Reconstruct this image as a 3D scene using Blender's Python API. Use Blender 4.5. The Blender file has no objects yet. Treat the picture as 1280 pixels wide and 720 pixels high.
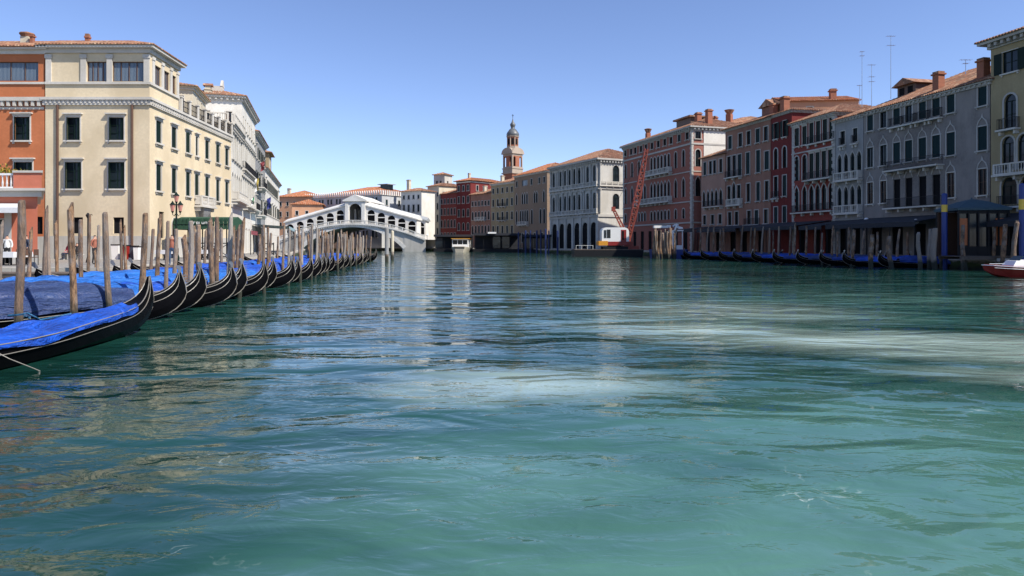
import bpy, math, random
from mathutils import Vector, Matrix, noise
R = math.radians
rnd = random.Random(7)
sc = bpy.context.scene
COL = sc.collection
# ---------------------------------------------------------------- camera, sky, sun, exposure
F = 853.3; HOR = 305.0; EYE = 2.1
cd = bpy.data.cameras.new('camera'); cam = bpy.data.objects.new('camera', cd); COL.objects.link(cam)
cd.sensor_width = 36; cd.lens = 24; cd.clip_end = 3000; cd.clip_start = 0.1
cam.location = (0, 0, EYE); cam.rotation_euler = (R(90), 0, 0)
cd.shift_y = -(360 - HOR) / 1280
sc.camera = cam
SUN = Vector((1.0, -0.55, 1.20)).normalized()
w = bpy.data.worlds.new('World'); sc.world = w; w.use_nodes = True
nt = w.node_tree; bg = nt.nodes['Background']
sky = nt.nodes.new('ShaderNodeTexSky'); sky.sky_type = 'NISHITA'; sky.sun_disc = False
sky.sun_elevation = math.asin(SUN.z); sky.sun_rotation = math.atan2(SUN.x, SUN.y)
sky.air_density = 0.85; sky.dust_density = 0.0; sky.ozone_density = 3.0
tn = nt.nodes.new('ShaderNodeMix'); tn.data_type = 'RGBA'; tn.blend_type = 'MULTIPLY'; tn.inputs[0].default_value = 1; tn.inputs[7].default_value = (1.0, .955, 1.08, 1)
nt.links.new(sky.outputs[0], tn.inputs[6]); nt.links.new(tn.outputs[2], bg.inputs[0]); bg.inputs[1].default_value = 0.115
sl = bpy.data.lights.new('sun', 'SUN'); so = bpy.data.objects.new('sun', sl); COL.objects.link(so)
sl.energy = 4.7; sl.angle = R(0.5); sl.color = (1.0, 0.94, 0.84)
so.rotation_euler = SUN.to_track_quat('Z', 'Y').to_euler(); so.location = (60, -40, 80)
sc.view_settings.view_transform = 'Standard'; sc.view_settings.look = 'None'
sc.view_settings.exposure = 0.6; sc.view_settings.gamma = 1
sc.cycles.max_bounces = 6; sc.cycles.diffuse_bounces = 2; sc.cycles.glossy_bounces = 3
sc.cycles.use_denoising = True

# ---------------------------------------------------------------- mesh builder
class MB:
    def __init__(s): s.v = []; s.f = []; s.m = []; s.T = None
    def q(s, pts, m=0):
        b = len(s.v); s.v.extend(s.T(p) if s.T else tuple(p) for p in pts)
        s.f.append(tuple(range(b, b + len(pts)))); s.m.append(m)
    def box(s, x0, x1, y0, y1, z0, z1, m=0):
        P = [(x0,y0,z0),(x1,y0,z0),(x1,y1,z0),(x0,y1,z0),(x0,y0,z1),(x1,y0,z1),(x1,y1,z1),(x0,y1,z1)]
        b = len(s.v); s.v.extend(s.T(p) if s.T else p for p in P)
        for f in ((0,3,2,1),(4,5,6,7),(0,1,5,4),(1,2,6,5),(2,3,7,6),(3,0,4,7)):
            s.f.append(tuple(b+i for i in f)); s.m.append(m)
    def ext(s, poly, d0, d1, m=0, ax='y'):
        # polygon of (x,z) pushed along y (ax='y') or polygon of (x,y) pushed along z
        def P(a, d): return (a[0], d, a[1]) if ax == 'y' else (a[0], a[1], d)
        n = len(poly)
        s.q([P(a, d0) for a in poly], m); s.q([P(a, d1) for a in reversed(poly)], m)
        for i in range(n):
            a, c = poly[i], poly[(i+1) % n]
            s.q([P(a, d1), P(c, d1), P(c, d0), P(a, d0)], m)
    def rings(s, rs, m=0, cap=True, closed=True):
        b = len(s.v); n = len(rs[0])
        for r in rs: s.v.extend(s.T(p) if s.T else tuple(p) for p in r)
        for i in range(len(rs)-1):
            for j in range(n if closed else n-1):
                k = (j+1) % n
                s.f.append((b+i*n+j, b+i*n+k, b+(i+1)*n+k, b+(i+1)*n+j)); s.m.append(m)
        if cap:
            s.f.append(tuple(b+j for j in reversed(range(n)))); s.m.append(m)
            s.f.append(tuple(b+(len(rs)-1)*n+j for j in range(n))); s.m.append(m)
    def tube(s, pts, rad, n=8, m=0):
        pts = [Vector(p) for p in pts]; rs = []
        if not isinstance(rad, (list, tuple)): rad = [rad]*len(pts)
        for i, p in enumerate(pts):
            d = (pts[min(i+1, len(pts)-1)] - pts[max(i-1, 0)]).normalized()
            u = d.cross(Vector((0,0,1)) if abs(d.z) < .9 else Vector((1,0,0))).normalized(); v = d.cross(u)
            rs.append([tuple(p + (u*math.cos(2*math.pi*k/n) + v*math.sin(2*math.pi*k/n))*rad[i]) for k in range(n)])
        s.rings(rs, m)
    def lathe(s, prof, n=12, c=(0,0,0), m=0, ph=0.0):
        s.rings([[(c[0]+r*math.cos(2*math.pi*k/n+ph), c[1]+r*math.sin(2*math.pi*k/n+ph), c[2]+z) for k in range(n)] for r, z in prof], m)
    def mesh(s, name, mats, smooth=False):
        me = bpy.data.meshes.new(name); me.from_pydata(s.v, [], s.f)
        for mt in mats: me.materials.append(mt)
        if len(mats) > 1: me.polygons.foreach_set('material_index', s.m)
        if smooth: me.polygons.foreach_set('use_smooth', [True]*len(s.f))
        me.update(); return me
    def obj(s, name, mats, parent=None, loc=(0,0,0), rz=0, smooth=False):
        if not isinstance(mats, (list, tuple)): mats = [mats]
        return place(s.mesh(name, mats, smooth), name, parent, loc, rz)
def place(me, name, parent=None, loc=(0,0,0), rz=0, sc_=None):
    o = bpy.data.objects.new(name, me); COL.objects.link(o); o.location = loc; o.rotation_euler = (0, 0, rz)
    if parent: o.parent = parent
    if sc_: o.scale = sc_
    return o
def thing(name, label, cat, loc=(0,0,0), rz=0, group=None):
    return tag(place(None, name, None, loc, rz), label, cat, group)
def tag(o, label, cat, group=None):
    o['label'] = label; o['category'] = cat
    if group: o['group'] = group
    return o
def struct(o): o['kind'] = 'structure'; return o
def dup(root, loc, rz, label=None, group=None, scale=None):
    r = root.copy(); COL.objects.link(r); r.location = loc; r.rotation_euler = (0, 0, rz)
    if label: r['label'] = label
    if group: r['group'] = group
    if scale: r.scale = scale
    for ch in list(root.children):
        c = ch.copy(); COL.objects.link(c); c.parent = r
        for g in list(ch.children):
            d = g.copy(); COL.objects.link(d); d.parent = c
    return r
def px(x, D): return (x-640)*D/F
def pz(y, D): return (HOR-y)*D/F + EYE

# ---------------------------------------------------------------- materials
def newmat(name):
    m = bpy.data.materials.new(name); m.use_nodes = True
    return m, m.node_tree, m.node_tree.nodes['Principled BSDF']
def N(t, typ, **kw):
    n = t.nodes.new(typ)
    for k, v in kw.items():
        if k in n.inputs: n.inputs[k].default_value = v
        else: setattr(n, k, v)
    return n
def mixc(t, fac, a, b, mode='MIX'):
    n = t.nodes.new('ShaderNodeMix'); n.data_type = 'RGBA'; n.blend_type = mode
    for i, v in ((0, fac), (6, a), (7, b)):
        if hasattr(v, 'is_linked') or hasattr(v, 'links'): t.links.new(v, n.inputs[i])
        else: n.inputs[i].default_value = v if i == 0 else (*v, 1)
    return n.outputs[2]
def ramp(t, src, p0, p1):
    n = t.nodes.new('ShaderNodeMapRange'); n.inputs[1].default_value = p0; n.inputs[2].default_value = p1
    t.links.new(src, n.inputs[0]); return n.outputs[0]
def coords(t, scale=(1,1,1), geo=False):
    tc = t.nodes.new('ShaderNodeNewGeometry') if geo else t.nodes.new('ShaderNodeTexCoord')
    mp = t.nodes.new('ShaderNodeMapping'); mp.inputs['Scale'].default_value = scale
    t.links.new(tc.outputs['Position' if geo else 'Object'], mp.inputs[0]); return mp.outputs[0]
def noisen(t, vec, scale, detail=4, rough=.55, dist=0):
    n = N(t, 'ShaderNodeTexNoise', Scale=scale, Detail=detail, Roughness=rough, Distortion=dist)
    t.links.new(vec, n.inputs['Vector']); return n.outputs[0]
def bump(t, b, src, strength, dist, prev=None):
    n = t.nodes.new('ShaderNodeBump'); n.inputs['Strength'].default_value = strength; n.inputs['Distance'].default_value = dist
    t.links.new(src, n.inputs['Height'])
    if prev: t.links.new(prev, n.inputs['Normal'])
    t.links.new(n.outputs[0], b.inputs['Normal']); return n.outputs[0]
def plaster(name, c, dirt=.45, c2=None, brick=False, stain=.5):
    m, t, b = newmat(name)
    big = noisen(t, coords(t, (1,1,.8), True), .35, 5, .6)
    streak = noisen(t, coords(t, (1.6,1.6,.18), True), 1.0, 5, .65)
    fine = noisen(t, coords(t, (1,1,1), True), 5, 4, .6)
    d = tuple(x*dirt for x in c)
    col = mixc(t, ramp(t, big, .42, .62), c, tuple(x*y for x, y in zip(c, (.8,.78,.74))) if c2 is None else c2)
    col = mixc(t, ramp(t, streak, 1.0 - stain*.85, 1.05), col, d)
    col = mixc(t, ramp(t, fine, .3, .85), col, tuple(x*.8 for x in c))
    if brick:
        br = N(t, 'ShaderNodeTexBrick', Scale=3.0)
        br.inputs['Color1'].default_value = (*c, 1); br.inputs['Color2'].default_value = (*[x*.6 for x in c], 1); br.inputs['Mortar'].default_value = (*[x*.5+.08 for x in c], 1)
        cc = t.nodes.new('ShaderNodeSeparateXYZ'); t.links.new(coords(t, (1,1,1)), cc.inputs[0])
        cb = t.nodes.new('ShaderNodeCombineXYZ'); t.links.new(cc.outputs[0], cb.inputs[0]); t.links.new(cc.outputs[2], cb.inputs[1])
        t.links.new(cb.outputs[0], br.inputs[0]); col = mixc(t, .45, col, br.outputs[0])
    t.links.new(col, b.inputs['Base Color']); b.inputs['Roughness'].default_value = .9
    b.inputs['Specular IOR Level'].default_value = .2
    bump(t, b, fine, .35, .02); return m
def plain(name, c, rough=.6, metal=0, var=.25, scale=6, spec=.5, bmp=0):
    m, t, b = newmat(name)
    n = noisen(t, coords(t), scale, 4)
    t.links.new(mixc(t, ramp(t, n, .3, .75), c, tuple(x*(1-var) for x in c)), b.inputs['Base Color'])
    b.inputs['Roughness'].default_value = rough; b.inputs['Metallic'].default_value = metal
    b.inputs['Specular IOR Level'].default_value = spec
    if bmp: bump(t, b, n, bmp, .02)
    return m
def tile_mat(name, c, c2):
    m, t, b = newmat(name)
    v = N(t, 'ShaderNodeTexVoronoi', Scale=3.2); t.links.new(coords(t, (1,1,.5), True), v.inputs['Vector'])
    sp = t.nodes.new('ShaderNodeSeparateColor'); t.links.new(v.outputs['Color'], sp.inputs[0])
    big = noisen(t, coords(t, (1,1,1), True), .5, 5, .7)
    col = mixc(t, sp.outputs[0], c, c2); col = mixc(t, ramp(t, big, .5, .75), col, (.13,.10,.075))
    col = mixc(t, ramp(t, sp.outputs[1], .75, 1.0), col, (.45,.30,.20))
    t.links.new(col, b.inputs['Base Color']); b.inputs['Roughness'].default_value = .9
    b.inputs['Specular IOR Level'].default_value = .15
    bump(t, b, v.outputs['Distance'], .4, .05); return m
M = {}
M['cream'] = plaster('cream_plaster', (.70,.58,.40), .62, stain=.33)
M['cream2'] = plaster('pale_cream_plaster', (.60,.54,.42), .5)
M['orange'] = plaster('orange_plaster', (.50,.17,.075), .6, stain=.3)
M['coral'] = plaster('coral_plaster', (.62,.20,.125), .8, stain=.2)
M['white'] = plaster('whitewash', (.70,.67,.61), .6, stain=.3)
M['stone'] = plaster('istrian_stone', (.52,.50,.46), .35, stain=.6)
M['bridge'] = plaster('bridge_stone', (.72,.70,.66), .6, stain=.25)
M['palegrey'] = plaster('pale_grey_render', (.46,.47,.48), .6, stain=.3)
M['towerstone'] = plaster('weathered_tower_stone', (.40,.33,.27), .5, stain=.5)
M['trim'] = plaster('trim_stone', (.58,.55,.50), .5, stain=.4)
M['trimd'] = plaster('grimy_shaded_trim_stone', (.46,.44,.41), .4, stain=.6)  # stained darker copy of the trim, right-bank shade also put into its colour
M['greystone'] = plaster('weathered_grey_stone', (.30,.30,.30), .4, stain=.6)
M['grey'] = plaster('grey_render', (.30,.27,.25), .40, c2=(.15,.135,.13), stain=.95)
M['olive'] = plaster('ochre_render', (.36,.29,.17), .45, stain=.6)
M['red'] = plaster('red_plaster', (.26,.055,.042), .5, brick=True, stain=.5)
M['red2'] = plaster('dark_red_plaster', (.17,.032,.03), .5, stain=.5)
M['bembo'] = plaster('faded_red_render', (.34,.125,.09), .5, c2=(.25,.11,.085), brick=True, stain=.5)
M['pink'] = plaster('faded_pink_render', (.34,.185,.135), .5, c2=(.19,.085,.065), stain=.95)
M['pink2'] = plaster('pale_pink_render', (.41,.25,.195), .5, stain=.6)
M['tan'] = plaster('tan_brick', (.26,.185,.13), .5, brick=True, stain=.5)
M['ochre'] = plaster('pale_ochre_render', (.33,.26,.16), .5, stain=.6)
M['peach'] = plaster('peach_render', (.60,.33,.20), .6)
M['brick'] = plaster('red_brick', (.36,.14,.085), .5, brick=True)
M['quay'] = plaster('quay_stone', (.50,.46,.40), .5, stain=.3)
M['tile'] = tile_mat('terracotta_tiles', (.33,.16,.095), (.20,.105,.07))
M['tile2'] = tile_mat('bright_terracotta_tiles', (.42,.155,.07), (.30,.11,.055))
M['dark'] = plain('dark_opening', (.012,.012,.014), .9, spec=.1)
M['iron'] = plain('black_iron', (.015,.015,.017), .55, spec=.2)
M['green'] = plain('dark_green_paint', (.006,.018,.014), .6, spec=.15)
M['greenl'] = plain('blue_green_paint', (.008,.028,.032), .65, spec=.12)
M['brown'] = plain('brown_wood', (.10,.05,.03), .6)
M['woodw'] = plain('white_painted_wood', (.6,.6,.58), .6, var=.1)
M['lead'] = plain('lead_sheet', (.33,.35,.36), .5, var=.3, scale=.8)
M['steel'] = plain('steel', (.45,.45,.46), .3, 1)
M['awng'] = plain('green_canvas', (.02,.07,.035), .8)
M['awnd'] = plain('dark_canvas', (.02,.022,.03), .8)
M['awnr'] = plain('red_canvas', (.25,.05,.06), .8)
M['awnw'] = plain('white_canvas', (.65,.65,.66), .8, var=.1)
M['awnb'] = plain('pale_blue_canvas', (.30,.42,.46), .8, var=.1)
M['bluedk'] = plain('dark_blue_paint', (.010,.028,.13), .6)
M['bluep'] = plain('blue_paint', (.010,.035,.20), .45, var=.15)
M['gold'] = plain('gold_paint', (.75,.48,.05), .4, var=.1)
M['redp'] = plain('red_paint', (.28,.02,.014), .4, var=.3, scale=2)
M['crane'] = plain('rusty_red_paint', (.32,.06,.035), .6, var=.5, scale=2)
M['yel'] = plain('yellow_paint', (.70,.30,.02), .5)
M['whitep'] = plain('white_paint', (.78,.77,.74), .4, var=.08)
M['bark'] = None
m, t, b = newmat('window_glass')
n = noisen(t, coords(t, (1,1,1), True), .6, 3)
t.links.new(mixc(t, ramp(t, n, .4, .6), (.008,.011,.015), (.016,.025,.032)), b.inputs['Base Color'])
b.inputs['Roughness'].default_value = .12; b.inputs['Specular IOR Level'].default_value = .3; M['glass'] = m
m, t, b = newmat('curtained_glass')
v = N(t, 'ShaderNodeTexWave', Scale=3.0, Distortion=1.5); t.links.new(coords(t), v.inputs['Vector'])
t.links.new(mixc(t, ramp(t, v.outputs[1], .3, .9), (.03,.06,.10), (.22,.26,.30)), b.inputs['Base Color'])
b.inputs['Roughness'].default_value = .15; M['curtain'] = m
# weathered timber of the mooring poles, dark and green where it meets the water
m, t, b = newmat('weathered_timber')
g = noisen(t, coords(t, (5,5,1.3)), 2.0, 6, .75); g2 = noisen(t, coords(t, (2.2,2.2,1.1)), 1.2, 4, .6)
col = mixc(t, ramp(t, g, .40, .58), (.34,.20,.105), (.055,.034,.022))
col = mixc(t, ramp(t, g2, .5, .65), col, (.25,.22,.20))
oi = t.nodes.new('ShaderNodeObjectInfo')
w9 = N(t, 'ShaderNodeMath', operation='MULTIPLY'); t.links.new(oi.outputs['Random'], w9.inputs[0]); w9.inputs[1].default_value = 7.3
w8 = N(t, 'ShaderNodeMath', operation='FRACT'); t.links.new(w9.outputs[0], w8.inputs[0])
col = mixc(t, ramp(t, w8.outputs[0], .45, 1.1), col, (.36,.33,.29))
w7 = N(t, 'ShaderNodeMath', operation='MULTIPLY'); t.links.new(oi.outputs['Random'], w7.inputs[0]); w7.inputs[1].default_value = 23.7
w6 = N(t, 'ShaderNodeMath', operation='FRACT'); t.links.new(w7.outputs[0], w6.inputs[0])
col = mixc(t, ramp(t, w6.outputs[0], .7, 1.5), col, (.30,.16,.08))
col = mixc(t, ramp(t, oi.outputs['Random'], .2, 1.5), col, (.12,.09,.075))
sx = t.nodes.new('ShaderNodeSeparateXYZ'); t.links.new(coords(t, (1,1,1), True), sx.inputs[0])
ad = N(t, 'ShaderNodeMath', operation='ADD'); t.links.new(sx.outputs[2], ad.inputs[0]); t.links.new(g2, ad.inputs[1])
col = mixc(t, ramp(t, ad.outputs[0], 1.35, 1.0), col, (.03,.032,.022))
t.links.new(col, b.inputs['Base Color']); b.inputs['Roughness'].default_value = .85; bump(t, b, g, 1.0, .05); M['bark'] = m
M['deckwood'] = plain('dock_timber', (.14,.105,.08), .8, var=.5, scale=4)
# gondola lacquer and tarps
M['lacq'] = plain('black_lacquer', (.004,.004,.005), .25, var=.3, scale=2, spec=.13)
M['lacq'].node_tree.nodes['Principled BSDF'].inputs['IOR'].default_value = 1.18
M['linegrey'] = plain('pale_trim_line', (.22,.20,.17), .4, var=.2)
def tarp(name, c, c2):
    m, t, b = newmat(name)
    n = noisen(t, coords(t, (.7,1.8,1.8)), 2.0, 5, .6, .8)
    t.links.new(mixc(t, ramp(t, n, .35, .7), c, c2), b.inputs['Base Color'])
    b.inputs['Roughness'].default_value = .55; bump(t, b, n, 1.0, .35); return m
M['tarp_blue'] = tarp('bright_blue_tarpaulin', (.006,.085,.52), (.004,.045,.30))
M['tarp_azure'] = tarp('azure_tarpaulin', (.015,.16,.58), (.010,.10,.40))
M['tarp_blue_shade'] = tarp('shaded_blue_tarpaulin', (.006,.045,.27), (.005,.03,.17))  # deeper copy of the bright blue tarp, right-bank shade put into the colour
M['tarp_navy'] = tarp('navy_tarpaulin', (.018,.035,.12), (.03,.06,.16))
M['tarp_teal'] = tarp('teal_tarpaulin', (.012,.12,.24), (.02,.09,.19))
# quay wall: stone above, algae below
m, t, b = newmat('quay_wall_stone')
sx = t.nodes.new('ShaderNodeSeparateXYZ'); t.links.new(coords(t, (1,1,1), True), sx.inputs[0])
n = noisen(t, coords(t, (1,1,1), True), 1.5, 5, .6)
ad = N(t, 'ShaderNodeMath', operation='ADD'); t.links.new(sx.outputs[2], ad.inputs[0]); t.links.new(n, ad.inputs[1])
col = mixc(t, ramp(t, ad.outputs[0], .95, 1.25), (.035,.055,.012), (.30,.25,.20))
col = mixc(t, ramp(t, ad.outputs[0], .8, .45), col, (.012,.014,.01))
t.links.new(col, b.inputs['Base Color']); b.inputs['Roughness'].default_value = .9; bump(t, b, n, .6, .1); M['quaywall'] = m
# paving
m, t, b = newmat('quay_paving')
br = N(t, 'ShaderNodeTexBrick', Scale=1.2); t.links.new(coords(t, (1,1,1), True), br.inputs[0])
br.inputs['Color1'].default_value = (.30,.28,.25,1); br.inputs['Color2'].default_value = (.24,.23,.21,1); br.inputs['Mortar'].default_value = (.12,.11,.10,1)
t.links.new(br.outputs[0], b.inputs['Base Color']); b.inputs['Roughness'].default_value = .85; M['paving'] = m
M['earth'] = plain('seabed_silt', (.05,.055,.04), 1, var=.4, scale=.2)

# ---------------------------------------------------------------- water, seabed, quays
m, t, b = newmat('canal_water')
big = noisen(t, coords(t, (.10,.16,1), True), 1.0, 4, .55, .6)
mid = noisen(t, coords(t, (.35,.9,1), True), 1.0, 5, .6, 1.0)
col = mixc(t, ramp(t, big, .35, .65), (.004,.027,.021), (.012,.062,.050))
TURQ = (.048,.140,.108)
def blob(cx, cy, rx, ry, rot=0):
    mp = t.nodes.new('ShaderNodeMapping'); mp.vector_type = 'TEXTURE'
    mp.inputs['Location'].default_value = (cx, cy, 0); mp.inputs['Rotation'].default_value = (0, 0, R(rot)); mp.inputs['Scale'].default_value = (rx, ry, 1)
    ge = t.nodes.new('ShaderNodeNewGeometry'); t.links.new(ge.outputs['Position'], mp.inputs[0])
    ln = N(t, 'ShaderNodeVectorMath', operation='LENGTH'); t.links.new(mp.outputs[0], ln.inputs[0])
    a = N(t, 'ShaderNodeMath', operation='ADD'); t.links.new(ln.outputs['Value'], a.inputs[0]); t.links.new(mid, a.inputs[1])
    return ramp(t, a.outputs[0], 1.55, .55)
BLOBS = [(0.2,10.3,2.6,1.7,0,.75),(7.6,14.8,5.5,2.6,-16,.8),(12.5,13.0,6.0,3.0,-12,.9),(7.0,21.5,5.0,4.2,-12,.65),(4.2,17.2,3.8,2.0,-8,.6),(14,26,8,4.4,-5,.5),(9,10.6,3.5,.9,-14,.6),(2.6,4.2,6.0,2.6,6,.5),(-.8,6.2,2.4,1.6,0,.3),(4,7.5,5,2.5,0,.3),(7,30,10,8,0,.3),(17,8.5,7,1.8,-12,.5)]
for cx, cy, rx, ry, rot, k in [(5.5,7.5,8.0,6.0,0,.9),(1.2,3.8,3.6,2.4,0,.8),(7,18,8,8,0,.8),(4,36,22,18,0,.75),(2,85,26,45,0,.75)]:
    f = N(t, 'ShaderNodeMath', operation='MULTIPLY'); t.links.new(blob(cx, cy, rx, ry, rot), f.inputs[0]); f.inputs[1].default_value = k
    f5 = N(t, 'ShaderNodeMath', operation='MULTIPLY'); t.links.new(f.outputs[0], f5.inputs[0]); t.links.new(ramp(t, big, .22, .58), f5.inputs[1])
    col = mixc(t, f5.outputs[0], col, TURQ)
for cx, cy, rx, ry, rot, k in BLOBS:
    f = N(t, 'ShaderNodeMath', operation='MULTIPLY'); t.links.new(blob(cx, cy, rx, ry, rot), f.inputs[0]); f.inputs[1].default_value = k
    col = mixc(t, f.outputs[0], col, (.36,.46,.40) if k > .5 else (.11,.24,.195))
# thin foam threads
fo = N(t, 'ShaderNodeTexVoronoi', Scale=1.0, feature='DISTANCE_TO_EDGE')
wv = t.nodes.new('ShaderNodeVectorMath'); wv.operation = 'MULTIPLY_ADD'
nz = N(t, 'ShaderNodeTexNoise', Scale=1.6, Detail=5); t.links.new(coords(t, (1,1,1), True), nz.inputs['Vector'])
t.links.new(nz.outputs['Color'], wv.inputs[0]); wv.inputs[1].default_value = (1.6,1.6,0); t.links.new(coords(t, (1.1,1.1,0), True), wv.inputs[2])
t.links.new(wv.outputs[0], fo.inputs['Vector'])
fm = noisen(t, coords(t, (.55,.55,1), True), 1.0, 3)
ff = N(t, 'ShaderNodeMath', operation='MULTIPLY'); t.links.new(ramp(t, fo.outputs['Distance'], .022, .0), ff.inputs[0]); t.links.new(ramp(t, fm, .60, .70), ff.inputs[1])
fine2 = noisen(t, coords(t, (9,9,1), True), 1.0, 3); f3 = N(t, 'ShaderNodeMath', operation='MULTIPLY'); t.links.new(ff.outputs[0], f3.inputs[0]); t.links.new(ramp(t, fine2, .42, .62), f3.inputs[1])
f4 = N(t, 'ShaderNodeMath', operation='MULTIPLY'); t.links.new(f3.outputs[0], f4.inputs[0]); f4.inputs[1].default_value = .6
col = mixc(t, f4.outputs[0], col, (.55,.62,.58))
t.links.new(col, b.inputs['Base Color']); b.inputs['Roughness'].default_value = .015; b.inputs['IOR'].default_value = 1.333
# waves: slow swell, ripples, and a calm mask so that smooth and rippled patches alternate
calm = noisen(t, coords(t, (.10,.22,1), True), 1.0, 4, .55, .8)
w0 = noisen(t, coords(t, (.17,.34,1), True), 1.0, 2, .45, .5)
w1 = noisen(t, coords(t, (.46,.80,1), True), 1.0, 2, .45, .9)
w2 = noisen(t, coords(t, (1.7,3.0,1), True), 1.0, 3, .55, .8)
w3 = noisen(t, coords(t, (6.5,13,1), True), 1.0, 3, .6, .3)
def mul(a, bb):
    n = N(t, 'ShaderNodeMath', operation='MULTIPLY'); t.links.new(a, n.inputs[0])
    if isinstance(bb, float): n.inputs[1].default_value = bb
    else: t.links.new(bb, n.inputs[1])
    return n.outputs[0]
def add(a, bb):
    n = N(t, 'ShaderNodeMath', operation='ADD'); t.links.new(a, n.inputs[0]); t.links.new(bb, n.inputs[1]); return n.outputs[0]
cm = ramp(t, calm, .42, .66)
H = add(add(mul(w1, .095), mul(w0, .22)), add(mul(mul(w2, .024), add(mul(cm, 1.0), ramp(t, calm, 4, -4))), mul(mul(w3, .0045), cm)))
bn = bump(t, b, H, 1.0, 1.0)
M['water'] = m
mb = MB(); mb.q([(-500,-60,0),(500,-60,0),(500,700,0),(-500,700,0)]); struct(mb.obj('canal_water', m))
mb = MB(); mb.q([(-900,-200,-3.5),(900,-200,-3.5),(900,1500,-3.5),(-900,1500,-3.5)]); struct(mb.obj('canal_bed', M['earth']))
QZ = .9
def quay(name, poly, edge_pts):
    mb = MB(); n = len(poly)
    mb.q([(x, y, QZ) for x, y in poly], 0)
    for i in range(n):
        a, c = poly[i], poly[(i+1) % n]
        mb.q([(a[0],a[1],-3.4),(c[0],c[1],-3.4),(c[0],c[1],QZ),(a[0],a[1],QZ)], 1)
    # pale kerb stones along the water
    for i in range(len(edge_pts)-1):
        a, c = Vector(edge_pts[i]), Vector(edge_pts[i+1]); d = (c-a); L = d.length; d.normalize(); nn = Vector((d.y, -d.x))
        k = max(1, int(L/1.6))
        for j in range(k):
            p = a + d*(L*j/k + .012); q2 = a + d*(L*(j+1)/k - .012)
            s = [(p+nn*.06), (q2+nn*.06), (q2-nn*.5), (p-nn*.5)]
            if nn.dot(Vector((0,-1)) if abs(d.y) < .3 else Vector((1,0)) if a.x < 0 else Vector((-1,0))) < 0: s = [(p-nn*.06), (q2-nn*.06), (q2+nn*.5), (p+nn*.5)]
            mb.rings([[(v.x, v.y, QZ-.22) for v in s], [(v.x, v.y, QZ+.03) for v in s]], 2)
    return struct(mb.obj(name, [M['paving'], M['quaywall'], M['quay']]))
LE = [(-90,34),(-20,34),(-24.5,75),(-32,100),(-47,155),(-60,190),(-66,203),(-100,240)]
quay('quay_pavement_left_bank', LE + [(-500,400),(-500,34)], LE[:6])
RE = [(60,-40),(45.5,0),(41.5,45),(39,58),(36.3,70),(33.5,84),(29.5,103),(25.6,118),(20.5,137),(16.0,147),(6.8,167),(4,180),(-6,197),(-22,198),(-24,208),(-40,213),(-73,234)]
quay('quay_pavement_right_bank', RE + [(-100,500),(500,500),(500,-40)], RE[:14])

# ---------------------------------------------------------------- facade tools
def arc_pts(u0, u1, zs, kind, n=8):
    w = u1-u0; c = (u0+u1)/2; r = w/2; out = []
    if kind == 'round':
        for i in range(n+1):
            a = math.pi*(1-i/n); out.append((c+r*math.cos(a), zs+r*math.sin(a)))
    else:
        hgt = r*1.5
        for i in range(n+1):
            s = i/n; x = u0+w*s; k = 1-abs(2*s-1)   # 0..1..0
            out.append((x, zs+hgt*(1-(1-k)**1.9)*.86 + (hgt*.14*max(0, (k-.8)/.2))))
    return out
def arc_h(wd, kind): return 0 if not kind else wd/2 if kind == 'round' else wd/2*1.5
def wall_face(mb, Fr, W, z0, z1, holes, dep=.25, m=0, mrev=0):
    us = sorted({0, W} | {round(h[0],3) for h in holes} | {round(h[1],3) for h in holes})
    zs = sorted({z0, z1} | {round(h[2],3) for h in holes} | {round(h[3],3) for h in holes})
    old = mb.T; mb.T = (lambda p: Fr(*p)) if not old else (lambda p: old(Fr(*p)))
    for i in range(len(us)-1):
        uc = (us[i]+us[i+1])/2; run = None
        for j in range(len(zs)-1):
            zc = (zs[j]+zs[j+1])/2
            solid = not any(h[0] < uc < h[1] and h[2] < zc < h[3] for h in holes)
            if solid and run is None: run = zs[j]
            if run is not None and (not solid or j == len(zs)-2):
                e = zs[j+1] if solid else zs[j]
                mb.q([(us[i],0,run),(us[i+1],0,run),(us[i+1],0,e),(us[i],0,e)], m); run = None
    for h in holes:
        u0, u1, a, c, kind = h[:5]
        if kind:
            zsr = c - arc_h(u1-u0, kind); ap = arc_pts(u0, u1, zsr, kind); mid = len(ap)//2
            for k in range(len(ap)-1):
                cor = (u0, c) if k < mid else (u1, c)
                mb.q([(ap[k][0],0,ap[k][1]),(ap[k+1][0],0,ap[k+1][1]),(cor[0],0,cor[1])], m)
                mb.q([(ap[k][0],0,ap[k][1]),(ap[k][0],dep,ap[k][1]),(ap[k+1][0],dep,ap[k+1][1]),(ap[k+1][0],0,ap[k+1][1])], mrev)
            mb.q([(u0,0,c),(ap[mid][0],0,c),(ap[mid][0],0,ap[mid][1])], m)
            mb.q([(u1,0,c),(ap[mid][0],0,ap[mid][1]),(ap[mid][0],0,c)], m)
        else:
            zsr = c; mb.q([(u0,0,c),(u0,dep,c),(u1,dep,c),(u1,0,c)], mrev)
        mb.q([(u0,0,a),(u1,0,a),(u1,dep,a),(u0,dep,a)], mrev)
        mb.q([(u0,0,a),(u0,dep,a),(u0,dep,zsr),(u0,0,zsr)], mrev)
        mb.q([(u1,0,a),(u1,0,zsr),(u1,dep,zsr),(u1,dep,a)], mrev)
    mb.T = old
WC = {}
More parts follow.
